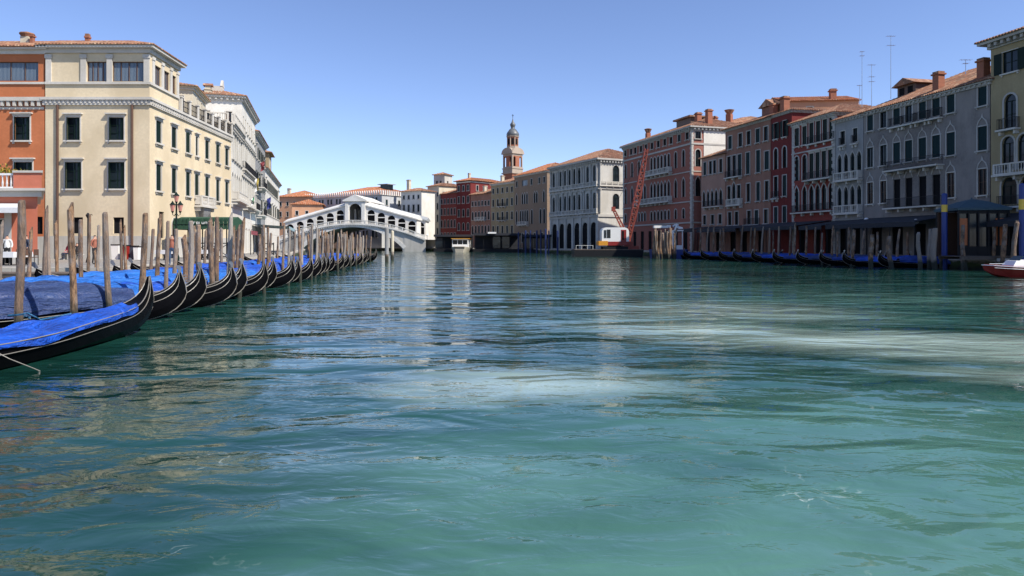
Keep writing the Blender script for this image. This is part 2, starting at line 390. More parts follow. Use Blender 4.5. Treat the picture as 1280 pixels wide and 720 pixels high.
# window style: trim material, frame material, pane, surround width, sill, lintel, mullions, shutter
ST = {
 'plain':  dict(trim='trim', fr='brown', pane='glass', sw=.10, lint=0, sill=1, mull=(2,2), sh=None),
 'greensh':dict(trim='trim', fr='green', pane='glass', sw=.10, lint=1, sill=1, mull=(2,3), sh='half'),
 'closed': dict(trim='trim', fr='green', pane='glass', sw=.09, lint=1, sill=1, mull=(1,1), sh='closed'),
 'bare':   dict(trim='trim', fr='green', pane='glass', sw=.07, lint=0, sill=1, mull=(2,2), sh=None),
 'loft':   dict(trim='trim', fr='brown', pane='curtain', sw=0, lint=0, sill=0, mull=(4,1), sh=None),
 'far':    dict(trim='trimd', fr='green', pane='glass', sw=.14, lint=0, sill=1, mull=(2,1), sh=None),
 'goth':   dict(trim='trimd', fr='green', pane='glass', sw=.16, lint=0, sill=0, mull=(2,2), sh=None),
 'stone':  dict(trim='stone', fr='green', pane='glass', sw=.16, lint=1, sill=1, mull=(2,2), sh=None),
 'tealsh': dict(trim='trimd', fr='greenl', pane='glass', sw=.12, lint=0, sill=1, mull=(2,1), sh='closed'),
 'opensh': dict(trim='trim', fr='green', pane='glass', sw=.06, lint=0, sill=1, mull=(2,2), sh='open'),
 'none':   dict(trim='trim', fr='iron', pane='dark', sw=0, lint=0, sill=0, mull=(1,1), sh=None),
 'door':   dict(trim='trim', fr='brown', pane='dark', sw=.14, lint=0, sill=0, mull=(2,2), sh=None),
}
def window_meshes(w, h, arch, style):
    key = (round(w,2), round(h,2), arch, style)
    if key in WC: return WC[key]
    s = ST[style]; w, h = key[0], key[1]; ah = arc_h(w, arch); zs = h-ah; a, c = -w/2, w/2
    mb = MB(); e = .045
    sw = s['sw']
    if sw:
        if arch:
            mb.box(a-sw, a-.001, -e, .05, 0, zs); mb.box(c+.001, c+sw, -e, .05, 0, zs)
            ap = arc_pts(a, c, zs, arch); aq = arc_pts(a-sw, c+sw, zs, arch)
            for k in range(len(ap)-1):
                P = [ap[k], ap[k+1], aq[k+1], aq[k]]
                mb.ext([P[0], P[1], P[2], P[3]], -e, .05)
        else:
            mb.box(a-sw, a-.001, -e, .05, 0, h); mb.box(c+.001, c+sw, -e, .05, 0, h); mb.box(a-sw, c+sw, -e-.003, .05, h+.001, h+sw)
            if s['lint']: mb.box(a-sw-.14, c+sw+.14, -.24, .02, h+sw+.14, h+sw+.24); mb.box(a-sw-.02, c+sw+.02, -.10, .02, h+sw+.003, h+sw+.14)
    if s['sill']: mb.box(a-sw-.08, c+sw+.08, -.20, .06, -.13, -.002); mb.box(a-sw, a-sw+.12, -.12, .0, -.27, -.13); mb.box(c+sw-.12, c+sw, -.12, .0, -.27, -.13)
    fw = .055; y0, y1 = .12, .17
    top = zs if arch else h
    mb.box(a, a+fw, y0, y1, 0, top, 1); mb.box(c-fw, c, y0, y1, 0, top, 1); mb.box(a+fw, c-fw, y0, y1, .0, fw, 1); mb.box(a+fw, c-fw, y0, y1, top-fw, top, 1)
    nx, nz = s['mull']
    for i in range(1, nx): x = a+w*i/nx; mb.box(x-.03, x+.03, y0+.005, y1-.005, fw, top-fw, 1)
    for i in range(1, nz): z = top*i/nz; mb.box(a+fw, c-fw, y0+.01, y1-.01, z-.02, z+.02, 1)
    wm = mb.mesh('window', [M[s['trim']], M[s['fr']]])
    pb = MB(); pts = [(a, 0), (c, 0)] + ([(x, z) for x, z in reversed(arc_pts(a, c, zs, arch))] if arch else [(c, h), (a, h)])
    pb.ext([(x, z) for x, z in pts], .18, .20)
    pm = pb.mesh('pane', [M[s['pane']]])
    sm = []
    def leaf(x0, x1, y, ang=0):
        b2 = MB(); wd = x1-x0; hh = top
        if ang:
            pv = x0; ca, sa = math.cos(ang), math.sin(ang)
            b2.T = lambda p: (pv+(p[0]-pv)*ca - (p[1]-y)*sa, y+(p[0]-pv)*sa + (p[1]-y)*ca, p[2])
        b2.box(x0, x1, y+.01, y+.03, .02, hh-.02)
        b2.box(x0, x0+.06, y, y+.04, .02, hh-.02); b2.box(x1-.06, x1, y, y+.04, .02, hh-.02)
        for z in (.02, hh/2-.04, hh-.10): b2.box(x0+.06, x1-.06, y+.001, y+.039, z, z+.08)
        k = int(hh/.14)
        for i in range(k): z = .12+i*(hh-.26)/k; b2.box(x0+.06, x1-.06, y+.002, y+.012, z, z+.05)
        return b2.mesh('shutter', [M[s['fr']]])
    if s['sh'] == 'closed': sm = [leaf(a+.02, -.005, .05), leaf(.005, c-.02, .05)]
    elif s['sh'] == 'open': sm = [leaf(a-w/2-.02, a-.02, -.10), leaf(c+.02, c+w/2+.02, -.10)]
    elif s['sh'] == 'half': sm = [leaf(a+.02, a+w*.30, .0, R(-62)), leaf(c-w*.26, c-.02, .05)]
    WC[key] = (wm, pm, sm); return WC[key]
wr = random.Random(31)
def add_windows(root, holes, pos, rz):
    for h in holes:
        u0, u1, a, c, arch, style = h; k = wr.random()
        if style == 'tealsh' and k < .28: style = 'far'
        elif style == 'far' and not arch and k < .25: style = 'tealsh'
        elif style == 'closed' and k < .22: style = 'greensh'
        elif style == 'opensh' and k < .2: style = 'closed'
        wm, pm, sm = window_meshes(u1-u0, c-a, arch, style)
        o = place(wm, 'window' if style != 'door' else 'door', root, pos((u0+u1)/2, 0, a), rz)
        place(pm, 'pane', o)
        for x in sm: place(x, 'shutter', o)
def balcony(root, pos, rz, u0, u1, z, kind='stone', dep=.9, hh=.95):
    mb = MB(); L = u1-u0; x0, x1 = -L/2, L/2
    k = 0 if kind == 'stone' else 1
    mb.box(x0-.1, x1+.1, -dep-.08, .0, -.16, 0, 0)
    n = max(2, int(L/1.6)+1)
    for i in range(n): x = x0+.15+(L-.3)*i/(n-1); mb.box(x-.10, x+.10, -dep*.75, 0, -.50, -.163, 0)
    if kind == 'stone':
        mb.box(x0, x1, -dep, -dep+.16, hh-.12, hh); mb.box(x0, x1, -dep+.01, -dep+.15, .002, .10)
        n = max(3, int(L/.26))
        for i in range(n+1):
            x = x0+.08+(L-.16)*i/n; r = .06 if i % 6 else .09
            if i % 6 == 0 or i == n: mb.box(x-.09, x+.09, -dep+.001, -dep+.159, .10, hh-.12)
            else: mb.lathe([(.035,.1),(.062,.3),(.03,.5),(.05,hh-.12)], 5, (x, -dep+.08, 0))
        for x in (x0, x1-.14): mb.box(x, x+.14, -dep+.16, 0, hh-.12, hh); mb.box(x+.02, x+.12, -dep+.16, -.02, .1, hh-.12)
    else:
        mb.box(x0, x1, -dep, -dep+.04, hh-.04, hh, 1); mb.box(x0, x1, -dep, -dep+.03, .06, .09, 1)
        n = max(3, int(L/.14))
        for i in range(n+1): x = x0+.01+(L-.03)*i/n; mb.box(x, x+.02, -dep+.008, -dep+.028, 0, hh-.04, 1)
        for x in (x0, x1-.03):
            mb.box(x, x+.03, -dep+.04, 0, hh-.04, hh, 1)
            for i in range(5): y = -dep+.15+i*dep*.17; mb.box(x+.005, x+.025, y, y+.02, 0, hh-.04, 1)
    return mb.obj('balcony', [M['trim'], M['iron']], root, pos((u0+u1)/2, 0, z), rz)
def slope_tiles(mb, A, B, nrm_in, rise, e0, e1, run, pitch, m=0):
    """roof slope: eave line A->B (3D), inward dir, hip cut e0/e1 = run gained per metre from each end (0 = gable)"""
    A, B = Vector(A), Vector(B); L = (B-A).length; d = (B-A)/L; nin = Vector(nrm_in)
    def rn(u):
        r = run
        if e0: r = min(r, u*e0)
        if e1: r = min(r, (L-u)*e1)
        return max(r, .0)
    up = Vector((0,0,rise))
    def P(u, s, z=0): return A + d*u + (nin+up)*s + Vector((0,0,z))
    brk = [0, L] + ([run/e0] if e0 else []) + ([L-run/e1] if e1 else [])
    brk = sorted(x for x in brk if 0 <= x <= L)
    pts = [P(0,0), P(L,0)] + [P(u, rn(u)) for u in reversed(brk)]
    cl = []
    for p in pts:
        if not cl or (p-cl[-1]).length > 1e-4: cl.append(p)
    mb.q([tuple(p) for p in cl], m)
    n = int(L/pitch); r = pitch*.36
    for i in range(n):
        u = (i+.5)*L/n; rr = rn(u)
        if rr < .1: continue
        sec = []
        for s in (-.05, rr):
            sec.append([tuple(P(u, s) + d*(r*math.cos(a)) + Vector((0,0,r*1.1*math.sin(a)+.012))) for a in (math.pi*.0, math.pi*.3, math.pi*.7, math.pi)])
        b = len(mb.v)
        for rg in sec: mb.v.extend(mb.T(p) if mb.T else p for p in rg)
        for j in range(3): mb.f.append((b+j, b+j+1, b+5+j, b+4+j)); mb.m.append(m)
        mb.f.append((b, b+1, b+2, b+3)); mb.m.append(m)
def hip_roof(mb, W, D, z, rise=.38, ov=.5, hips='LRFB', pitch=.32, x0=0, y0=0):
    a, c, e, g = x0-ov, x0+W+ov, y0-ov, y0+D+ov; w, d = c-a, g-e
    L, Rr, Fr, Bk = 'L' in hips, 'R' in hips, 'F' in hips, 'B' in hips
    if Fr and Bk and (d <= w or not (L and Rr)):
        run = d/2
        slope_tiles(mb, (a,e,z), (c,e,z), (0,1,0), rise, 1 if L else 0, 1 if Rr else 0, run, pitch)
        slope_tiles(mb, (c,g,z), (a,g,z), (0,-1,0), rise, 1 if Rr else 0, 1 if L else 0, run, pitch)
        zt = z+run*rise
        for x, hp, s in ((a, L, 1), (c, Rr, -1)):
            if hp: slope_tiles(mb, (x,g,z) if s > 0 else (x,e,z), (x,e,z) if s > 0 else (x,g,z), (s,0,0), rise, 1, 1, run, pitch)
            else: mb.q([(x,e+ov,z-.02),(x,g-ov,z-.02),(x,(e+g)/2,zt-.02)], 1)
    else:
        run = w/2; zt = z+run*rise
        slope_tiles(mb, (a,g,z), (a,e,z), (1,0,0), rise, 1 if Bk else 0, 1 if Fr else 0, run, pitch)
        slope_tiles(mb, (c,e,z), (c,g,z), (-1,0,0), rise, 1 if Fr else 0, 1 if Bk else 0, run, pitch)
        for y, hp, s in ((e, Fr, 1), (g, Bk, -1)):
            if hp: slope_tiles(mb, (a,y,z) if s > 0 else (c,y,z), (c,y,z) if s > 0 else (a,y,z), (0,s,0), rise, 1, 1, run, pitch)
            else: mb.q([(a,y,z-.02),(c,y,z-.02),((a+c)/2,y,zt-.02)], 1)
    mb.q([(a,e,z-.03),(c,e,z-.03),(c,g,z-.03),(a,g,z-.03)], 1)
def cornice(mb, W, D, z, faces='FLR', proj=.45, h=.4, dent=.5, m=0):
    """stepped cornice with small blocks; z is its top"""
    for f in faces:
        L = W if f in 'FB' else D
        def T(u, o, zz):   # o = outward
            return (u, -o, zz) if f == 'F' else (W+o, u, zz) if f == 'R' else (-o, D-u, zz) if f == 'L' else (W-u, D+o, zz)
        def bx(u0, u1, o0, o1, za, zb):
            P = [T(u0,o0,za), T(u1,o1,zb)]; xs = sorted((P[0][0], P[1][0])); ys = sorted((P[0][1], P[1][1]))
            mb.box(xs[0], xs[1], ys[0], ys[1], za, zb, m)
        k = {'F':0,'R':.002,'L':.003,'B':.004}[f]
        bx(-proj+k, L+proj-k, -.1, proj-k, z-h*.35+k, z-k); bx(-.16, L+.16, -.1, .15-k, z-h+k, z-h*.35)
        if dent:
            n = int(L/dent)
            for i in range(n): u = (i+.5)*L/n; bx(u-dent*.22, u+dent*.22, .1, proj*.75, z-h*.8, z-h*.352)
def chimney(mb, x, y, z, s=.8, h=1.6, kind=0, m=0, mt=1):
    mb.box(x-s/2, x+s/2, y-s/2, y+s/2, z-1.2, z+h, m)
    if kind == 0:
        mb.box(x-s*.65, x+s*.65, y-s*.65, y+s*.65, z+h, z+h+.15, m); mb.box(x-s*.5, x+s*.5, y-s*.5, y+s*.5, z+h+.15, z+h+.35, mt)
    elif kind == 1:   # flared Venetian pot
        mb.lathe([(s*.5,0),(s*.9,.7),(s*.95,.8),(s*.3,.95)], 10, (x,y,z+h), mt)
    else:
        mb.box(x-s*.6, x+s*.6, y-s*.6, y+s*.6, z+h, z+h+.1, m)
        for sx in (-1,1): mb.box(x+sx*s*.4-.08, x+sx*s*.4+.08, y-s*.4, y+s*.4, z+h+.1, z+h+.5, m)
        mb.ext([(x-s*.7,z+h+.5),(x+s*.7,z+h+.5),(x,z+h+.85)], y-s*.7, y+s*.7, mt)
def row(z, h, w, us, style='far', arch=None): return [(u-w/2, u+w/2, z, z+h, arch, style) for u in us]
def ev(a, c, n): return [a+(c-a)*i/(n-1) for i in range(n)] if n > 1 else [(a+c)/2]
def building(name, label, P0, P1, D, h, wall, front=(), right=(), left=(), base=QZ, roof='tile', roofk=None, corn=None,
             bals=(), bands=(), chim=(), trim='trim', skew=0, group=None, plinth=None, cat='building', nice=True, plh=2.2, quoins=None):
    P0, P1 = Vector(P0), Vector(P1); d = P1-P0; W = d.length; rz = math.atan2(d.y, d.x)
    r = thing(name, label, cat, (P0.x, P0.y, 0), rz, group)
    SK = (lambda p: (p[0]+skew*p[1], p[1], p[2])) if skew else None
    mb = MB(); mb.T = SK
    FF = lambda u, dd, z: (u, dd, z)
    FRt = lambda u, dd, z: (W-dd, u, z)
    FL = lambda u, dd, z: (dd, D-u, z)
    wall_face(mb, FF, W, base, h, front); wall_face(mb, FRt, D, base, h, right); wall_face(mb, FL, D, base, h, left)
    mb.q([(0,D,base),(0,D,h),(W,D,h),(W,D,base)]); mb.q([(0,0,h),(W,0,h),(W,D,h),(0,D,h)])
    mb.obj('wall', [wall], r)
    sk = lambda p: SK(p) if SK else p
    ang = math.atan(-skew)
    add_windows(r, front, lambda u, dd, z: sk(FF(u, dd, z)), 0)
    add_windows(r, right, lambda u, dd, z: sk(FRt(u, dd, z)), R(90)+ang)
    add_windows(r, left, lambda u, dd, z: sk(FL(u, dd, z)), R(-90)+ang)
    for bl in bals:
        face = bl[5] if len(bl) > 5 else 'F'
        pos = {'F': FF, 'R': FRt, 'L': FL}[face]; rr = {'F': 0, 'R': R(90)+ang, 'L': R(-90)+ang}[face]
        balcony(r, lambda u, dd, z: sk(pos(u, dd, z)), rr, *bl[:5])
    if bands:
        mb = MB(); mb.T = SK
        for zb, hb, pb in bands: mb.box(-pb, W+pb, -pb, 0.02, zb, zb+hb); mb.box(W-.02, W+pb-.003, -pb+.02, D, zb+.003, zb+hb-.003); mb.box(-pb+.003, .02, -pb+.02, D, zb+.003, zb+hb-.003)
        mb.obj('string_course', M[trim], r)
    if plinth:
        mb = MB(); mb.T = SK; hs = [x for x in front if x[2] < base+plh]
        def strip(face, hol):
            L = W if face == 'F' else D; cuts = sorted((x[0]-.15, x[1]+.15) for x in hol); u = 0; seg = []
            for a, c in cuts: seg.append((u, a)); u = c
            seg.append((u, L))
            for a, c in seg:
                if c-a < .05: continue
                if face == 'F': mb.box(a-(.05 if a == 0 else 0), c+(.05 if c == L else 0), -.05, .02, base, base+plh)
                elif face == 'R': mb.box(W-.02, W+.048, a, c, base, base+plh-.002)
                else: mb.box(-.048, .02, D-c, D-a, base, base+plh-.002)
        strip('F', hs); strip('R', [x for x in right if x[2] < base+plh]); strip('L', [x for x in left if x[2] < base+plh])
        mb.obj('plinth', plinth, r)
    if quoins:
        for x in (0, W):
            mb = MB(); mb.T = SK; s = 1 if x else -1; z = base; k = 0
            while z < h-.5:
                wq = .55 if k % 2 else .38
                mb.box(min(x+s*.045, x-s*wq), max(x+s*.045, x-s*wq), -.045, wq if k % 2 == 0 else .3, z, z+.40); z += .42; k += 1
            mb.obj('quoins', quoins, r)
    if corn:
        mb = MB(); mb.T = SK; cornice(mb, W, D, h, *corn); mb.obj('cornice', M[trim], r)
    if roof:
        k = dict(rise=.38, ov=.5, hips='LRFB', pitch=.32); k.update(roofk or {})
        mb = MB(); mb.T = SK; hip_roof(mb, W, D, h+.02, **k)
        ro = mb.obj('roof', [M[roof], wall], r)
        for c in chim:
            cb = MB(); cb.T = SK; chimney(cb, *c[:6]); cb.obj('chimney', [M['brick'] if trim == 'trimd' else M['cream2'], M['tile']], ro)

    return r
# ---------------------------------------------------------------- left bank buildings
# corner block: u=0 at x=-37.6, canal side is its right face
fr = row(10.45,1.85,1.08,(2.26,),'closed') + row(10.45,1.85,1.2,(5.74,),'greensh') + row(6.55,2.15,1.3,(2.26,5.74),'greensh') + row(2.95,1.3,.85,(2.6,5.9),'none') \
   + [(3.35,5.0,15.2,16.8,None,'loft'),(5.4,7.95,15.2,16.8,None,'loft')]
T1 = (1.63,4.63,7.67,9.75,12.35,15.3,18.0)
ri = [x for i, t in enumerate(T1) for x in row(10.45,1.85,.62 if i == 3 else 1.05,(t,),'closed')] + [x for i, t in enumerate(T1) for x in row(6.5,2.2,1.0,(t,),'closed' if i not in (3,4) else 'greensh')] \
   + row(2.6,2.2,.95,(2.2,),'none') + [(4.2,5.3,QZ+.05,4.3,'round','door'),(12.2,13.3,QZ+.05,3.6,None,'door')]
def corner_block():
    P0, P1 = (-37.6,55.0), (-29.2,55.0); W, D, k = 8.4, 19.4, -.0727
    r = building('cream_building', 'cream corner house with dark green shutters and glazed top floor under tiled roof', P0, P1, D, 13.9, M['cream'],
        front=[x for x in fr if x[2] < 14], right=ri, corn=('FR',.28,.62,.34), roof=None, skew=k, plinth=M['stone'], plh=1.85,
        bals=[(9.2,12.9,5.75,'stone',.7,'R')])
    SK = lambda p: (p[0]+k*p[1], p[1], p[2])
    # top storey with pilasters, 5.6 m deep
    mb = MB(); mb.T = SK; D2 = 5.6
    tr = [(.9,2.1,15.2,16.8,None,'loft'),(2.55,3.75,15.2,16.8,None,'loft'),(4.2,5.1,15.2,16.8,None,'loft')]
    FRt = lambda u, dd, z: (W-dd, u, z)
    wall_face(mb, lambda u,dd,z:(u,dd,z), W, 13.9, 17.75, [x for x in fr if x[2] > 14]); wall_face(mb, FRt, D2, 13.9, 17.75, tr)
    mb.q([(0,D2,13.9),(W,D2,13.9),(W,D2,17.75),(0,D2,17.75)]); mb.obj('attic_wall', M['cream'], r)
    add_windows(r, [x for x in fr if x[2] > 14], lambda u,dd,z: SK((u,dd,z)), 0)
    add_windows(r, tr, lambda u,dd,z: SK(FRt(u,dd,z)), R(90)+math.atan(.0727))
    for u in (.3,3.1,5.2,8.18):
        mb = MB(); mb.T = SK; mb.box(u-.22,u+.22,-.10,.02,15.15,17.05); mb.box(u-.28,u+.28,-.15,.02,17.05,17.35); mb.obj('pilaster', M['trim'], r)
    for u in (.6,2.33,3.98,5.35):
        mb = MB(); mb.T = SK; mb.box(W-.02,W+.09,u-.2,u+.2,15.15,17.05); mb.box(W-.02,W+.14,u-.24,u+.24,17.05,17.3); mb.obj('pilaster', M['trim'], r)
    mb = MB(); mb.T = SK; mb.box(-.0,W+.13,-.13,.02,14.95,15.15); mb.box(W-.02,W+.127,.02,D2,14.953,15.147); mb.obj('string_course', M['trim'], r)
    mb = MB(); mb.T = SK; cornice(mb, W, D2, 18.02, 'FR', .5, .55, 0); mb.obj('cornice', M['trim'], r)
    mb = MB(); mb.T = SK; hip_roof(mb, W, D2, 18.04, .36, .55, 'RFB', .27); ro = mb.obj('roof', [M['tile'], M['cream']], r)
    mb = MB(); mb.T = SK; chimney(mb, 2.1, 2.4, 18.4, .32, 1.0, 0); mb.obj('chimney', [M['brick'], M['tile']], ro)
    # roof terrace parapet: stone posts with iron lattice between
    mb = MB(); mb.T = SK; n = 7; y0 = D2+.3; st = (D-y0-.2)/n
    for i in range(n+1):
        y = y0+i*st; mb.box(W-.05,W+.22,y-.14,y+.14,13.92,15.15); mb.box(W-.1,W+.27,y-.19,y+.19,15.15,15.27)
        if i < n:
            mb.box(W+.05,W+.11,y+.14,y+st-.14,14.95,15.02,1); mb.box(W+.05,W+.11,y+.14,y+st-.14,14.0,14.06,1)
            for j in range(8):
                a = y+.2+j*(st-.4)/7; mb.box(W+.065,W+.095,a-.02,a+.02,14.06,14.95,1)
            mb.box(W+.06,W+.10,y+.14,y+st-.14,14.45,14.5,1)
    mb.obj('terrace_railing', [M['trim'], M['iron']], r)
    # drain pipes
    for u in (1.05, 7.05):
        mb = MB(); mb.tube([(u,-.12,1.0),(u,-.12,13.3)], .10, 8); mb.obj('drainpipe', M['brown'], r)
    # carved bracket under the balcony
    mb = MB(); mb.T = lambda p: SK((W+p[1], 11.05+p[0], p[2]))
    mb.rings([[(-.9,0,5.55),(.9,0,5.55),(.9,.6,5.55),(-.9,.6,5.55)],[(-.75,0,5.0),(.75,0,5.0),(.75,.45,5.0),(-.75,.45,5.0)],[(-.3,0,4.35),(.3,0,4.35),(.3,.2,4.35),(-.3,.2,4.35)],[(-.1,0,4.1),(.1,0,4.1),(.1,.05,4.1),(-.1,.05,4.1)]]); mb.obj('balcony_bracket', M['greystone'], r)
    return r
corner_block()
# orange house to its left, same plane, far wall out of frame
def orange_house():
    W = 13.0; f = row(10.45,1.9,1.25,(8.0,11.2),'greensh') + row(6.3,2.4,1.45,(7.9,11.3),'greensh') + row(10.45,1.9,1.2,(1.6,4.8),'greensh') + row(6.3,2.4,1.3,(1.5,4.7),'greensh') \
        + [(7.9,12.5,15.25,16.8,None,'loft'),(1.4,6.0,15.25,16.8,None,'loft')] + row(2.9,1.4,.9,(12.4,9.5,),'none')
    r = building('orange_house', 'orange plastered house with green shutters beside the cream corner house', (-50.7,55.05), (-37.7,55.05), 9, 17.9, M['orange'],
        front=f, corn=('F',.4,.5,0), roofk=dict(rise=.36, ov=.5, hips='LFB', pitch=.27), plinth=M['stone'], plh=1.8)
    mb = MB(); mb.box(0,W-.02,-.30,.02,13.6,13.9)
    for i in range(26): u = .3+i*.49; mb.box(u,u+.22,-.24,.02,13.2,13.6)
    mb.box(0,W-.02,-.05,.02,12.95,13.15); mb.box(0,W-.02,-.10,.02,14.98,15.15); mb.obj('string_course', M['trim'], r)
    ro = [c for c in r.children if c.name.startswith('roof')][0]
    mb = MB(); mb.box(9.3,10.0,2.4,3.1,18,19.6,0); mb.lathe([(.42,0),(.58,.25),(.55,.33),(.15,.45)], 10, (9.65,2.75,19.6), 1)
    mb.obj('chimney', [M['cream2'], M['tile']], ro)
    mb = MB(); mb.box(10.25,10.5,2.2,2.5,18,19.5,0); mb.box(10.18,10.57,2.13,2.57,19.5,19.62,0); mb.obj('chimney', [M['brick']], ro)
orange_house()
# pavilion with flowered terrace, nearer the water
class SkewMB(MB):
    def __init__(s): MB.__init__(s); s.T = lambda p: (p[0]-.70*p[1], p[1], p[2])
def pavilion():
    W, D = 17.0, 8.0; x1 = px(47,42)
    r = thing('terrace_pavilion', 'low coral restaurant pavilion with white balustraded flower terrace on its roof', 'building', (x1-W, 42, 0), 0)
    zt = pz(247,42); mb = SkewMB()
    wins = [(W-2.0-4.0, W-2.0, QZ+.9, 3.6, None, 'bare'), (W-11.5, W-7, QZ+.9, 3.6, None, 'bare')]
    wall_face(mb, lambda u,d,z:(u,d,z), W, QZ, 5.0, wins); wall_face(mb, lambda u,d,z:(W-d,u,z), D, QZ, 5.0, []); mb.q([(0,0,5),(W,0,5),(W,D,5),(0,D,5)])
    mb.obj('wall', M['coral'], r); add_windows(r, wins, lambda u,d,z:(u,d,z), 0)
    mb = SkewMB(); mb.box(-.1,W+.25,-.25,D,5.0,5.35); mb.box(-.1,W+.45,-.5,D,5.35,5.5); mb.box(W-2.05,W-1.6,-.06,.02,QZ,4.4,0); mb.obj('cornice', M['trim'], r)
    mb = SkewMB(); mb.box(-.1,W-1.5,-.35,-.17,6.3,6.42); mb.box(-.1,W-1.5,-.33,-.19,5.5,5.6)
    for i in range(60): mb.lathe([(.04,5.6),(.07,5.8),(.035,6.05),(.06,6.3)], 6, (W-1.62-i*.26,-.26,0))
    mb.obj('balustrade', M['whitep'], r)
    mb = SkewMB(); mb.box(W-1.48,W+.25,-.36,1.2,5.5,6.45,0); mb.box(W-1.55,W+.32,-.43,1.27,6.45,6.58,1); mb.obj('parapet_pier', [M['coral'], M['trim']], r)
    mb = SkewMB(); mb.q([(-1,-.05,4.6),(W-.9,-.05,4.6),(W-.9,-1.5,4.25),(-1,-1.5,4.25)]); mb.box(-1,W-.9,-1.54,-1.48,3.95,4.27); mb.q([(-1,-.05,4.57),(-1,-1.5,4.22),(W-.9,-1.5,4.22),(W-.9,-.05,4.57)]); mb.obj('awning', M['awnw'], r)
    mb = SkewMB(); mb.box(-.1,W+.06,-.06,.0,QZ,1.5); mb.box(W,W+.058,0,D,QZ,1.5); mb.obj('plinth', M['stone'], r)
    # flowers along the terrace
    q = random.Random(5); mb = SkewMB()
    for i in range(1500):
        x = q.uniform(W-12, W-.6); z = 6.45+abs(q.gauss(0,.22))*(1.1 if x < W-1.8 else .5); y = q.uniform(-.3,.5); s = q.uniform(.04,.09)
        a = Vector((q.uniform(-1,1),q.uniform(-1,1),q.uniform(-1,1))).normalized()*s; b2 = a.cross(Vector((q.uniform(-1,1),q.uniform(-1,1),q.uniform(-1,1)))).normalized()*s
        c = Vector((x,y,z)); mb.q([tuple(c-a),tuple(c-b2),tuple(c+a),tuple(c+b2)], 0 if q.random() < .5 else 1)
    mb.obj('flowers', [plain('yellow_green_leaves', (.16,.17,.02), .8), plain('yellow_flowers', (.42,.30,.03), .8)], r)
pavilion()

# the white palaces that follow, turning away with the bank
d15 = Vector((-.264,.965)).normalized(); O = Vector((-30.75,74.7))
def LP(t): return tuple(O + d15*t)
# far-bank style facades: u=0 at the near end
f = row(11.6,2.6,.9,ev(1.2,9.0,5),'stone') + row(7.2,2.9,.9,ev(1.2,9.0,5),'stone','round') + row(QZ+.05,3.2,1.3,(2,5.2,8.2),'none')
r = building('white_palace', 'white stone palace with balustraded roof terrace just beyond the cream corner house', LP(0), LP(10), 9, 15.3, M['white'], front=f, left=row(11.5,2.0,.9,(2,4.5),'plain'),
    corn=('FL',.4,.6,.5), roof=None, bals=[(.6,9.6,7.0,'stone',.8),(.0,10,15.45,'stone',.45),(0,8.8,15.45,'stone',.45,'L')], bands=[(6.2,.3,.12)])
building('cream_attic_house', 'set-back cream house with a tiled hip roof rising behind the roof terrace railing', (-31.5,67.4), (-33.3,74.2), 7, 17.6, M['cream2'], front=row(15.6,1.3,.6,(2,4.4),'bare'), left=row(15.0,1.7,.75,(4.2,5.8),'bare'), corn=('FL',.3,.3,0), roofk=dict(rise=.3,ov=.45), base=13.95)
f = row(16.6,1.5,.75,ev(1.3,15.6,7),'plain') + row(11.6,3.0,.85,ev(1.2,15.8,9),'stone') + row(7.0,3.2,.9,ev(1.2,15.8,8),'stone') + row(QZ+.05,3.2,1.3,ev(2,15,5),'none')
r = building('tall_white_palace', 'tallest white palace of the left row with long eaves and iron balconies', LP(10.1), LP(27), 6.5, 20.3, M['white'], front=f, left=row(17.0,1.4,.7,(2.5,5),'plain'),
    corn=('FL',.5,.6,.6), roofk=dict(rise=.34,ov=.6), bals=[(1,9,6.9,'stone',.8),(10,16,6.9,'iron',.8),(.6,16.4,11.5,'iron',.35)], bands=[(10.6,.3,.14),(15.4,.25,.1)], chim=[(1.0,4.0,20.6,.8,.5,2)])
# dormer with a curved white gable
mb = MB(); mb.box(-1.2,1.2,-.1,2.5,0,2.0); mb.ext([(-1.3,2.0),(1.3,2.0),(1.0,2.5),(.5,3.0),(.25,3.4),(-.25,3.4),(-.5,3.0),(-1.0,2.5)], -.15, .25); o_ = mb.obj('dormer', M['trim'], r, (2.9, 2.6, 20.7)); o_.scale = (.7,.7,.62)
f = row(15.0,1.9,.85,ev(1.4,15.6,6),'opensh') + row(10.8,2.4,.9,ev(1.4,15.6,6),'opensh') + row(6.6,2.6,.9,ev(1.4,15.6,6),'opensh') + row(QZ+.05,3.0,1.3,ev(2,15,4),'none')
building('grey_white_palace', 'grey-white palace with heavy dark balconies below its tiled eaves', LP(27.1), LP(44), 11, 18.7, M['greystone'], front=f, corn=('FL',.5,.5,.6), roofk=dict(rise=.34,ov=.6), bals=[(2,8,6.5,'iron',1.0),(2,8,10.7,'iron',1.0)])
f = row(11.6,1.9,.9,ev(1.5,36,13),'opensh') + row(7.4,2.3,.95,ev(1.5,36,13),'opensh') + row(QZ+.05,3,1.5,ev(2,36,8),'none')
building('long_white_building', 'long low white building with rows of open shutters, last before the bridge', LP(44.1), LP(82), 9, 15.2, M['white'], front=f, corn=('FL',.35,.4,.6), roofk=dict(rise=.3,ov=.5,pitch=.5))
building('yellow_tower_house', 'small yellow house with tiled roof rising above the long white building', (-51.2,127), (-45.8,128.5), 7, 19.3, M['ochre'], front=row(16.2,2.0,1.0,(1.6,4.0),'bare'), right=row(16.2,2.0,.8,(1.5,4),'bare'), roofk=dict(rise=.35,ov=.6))

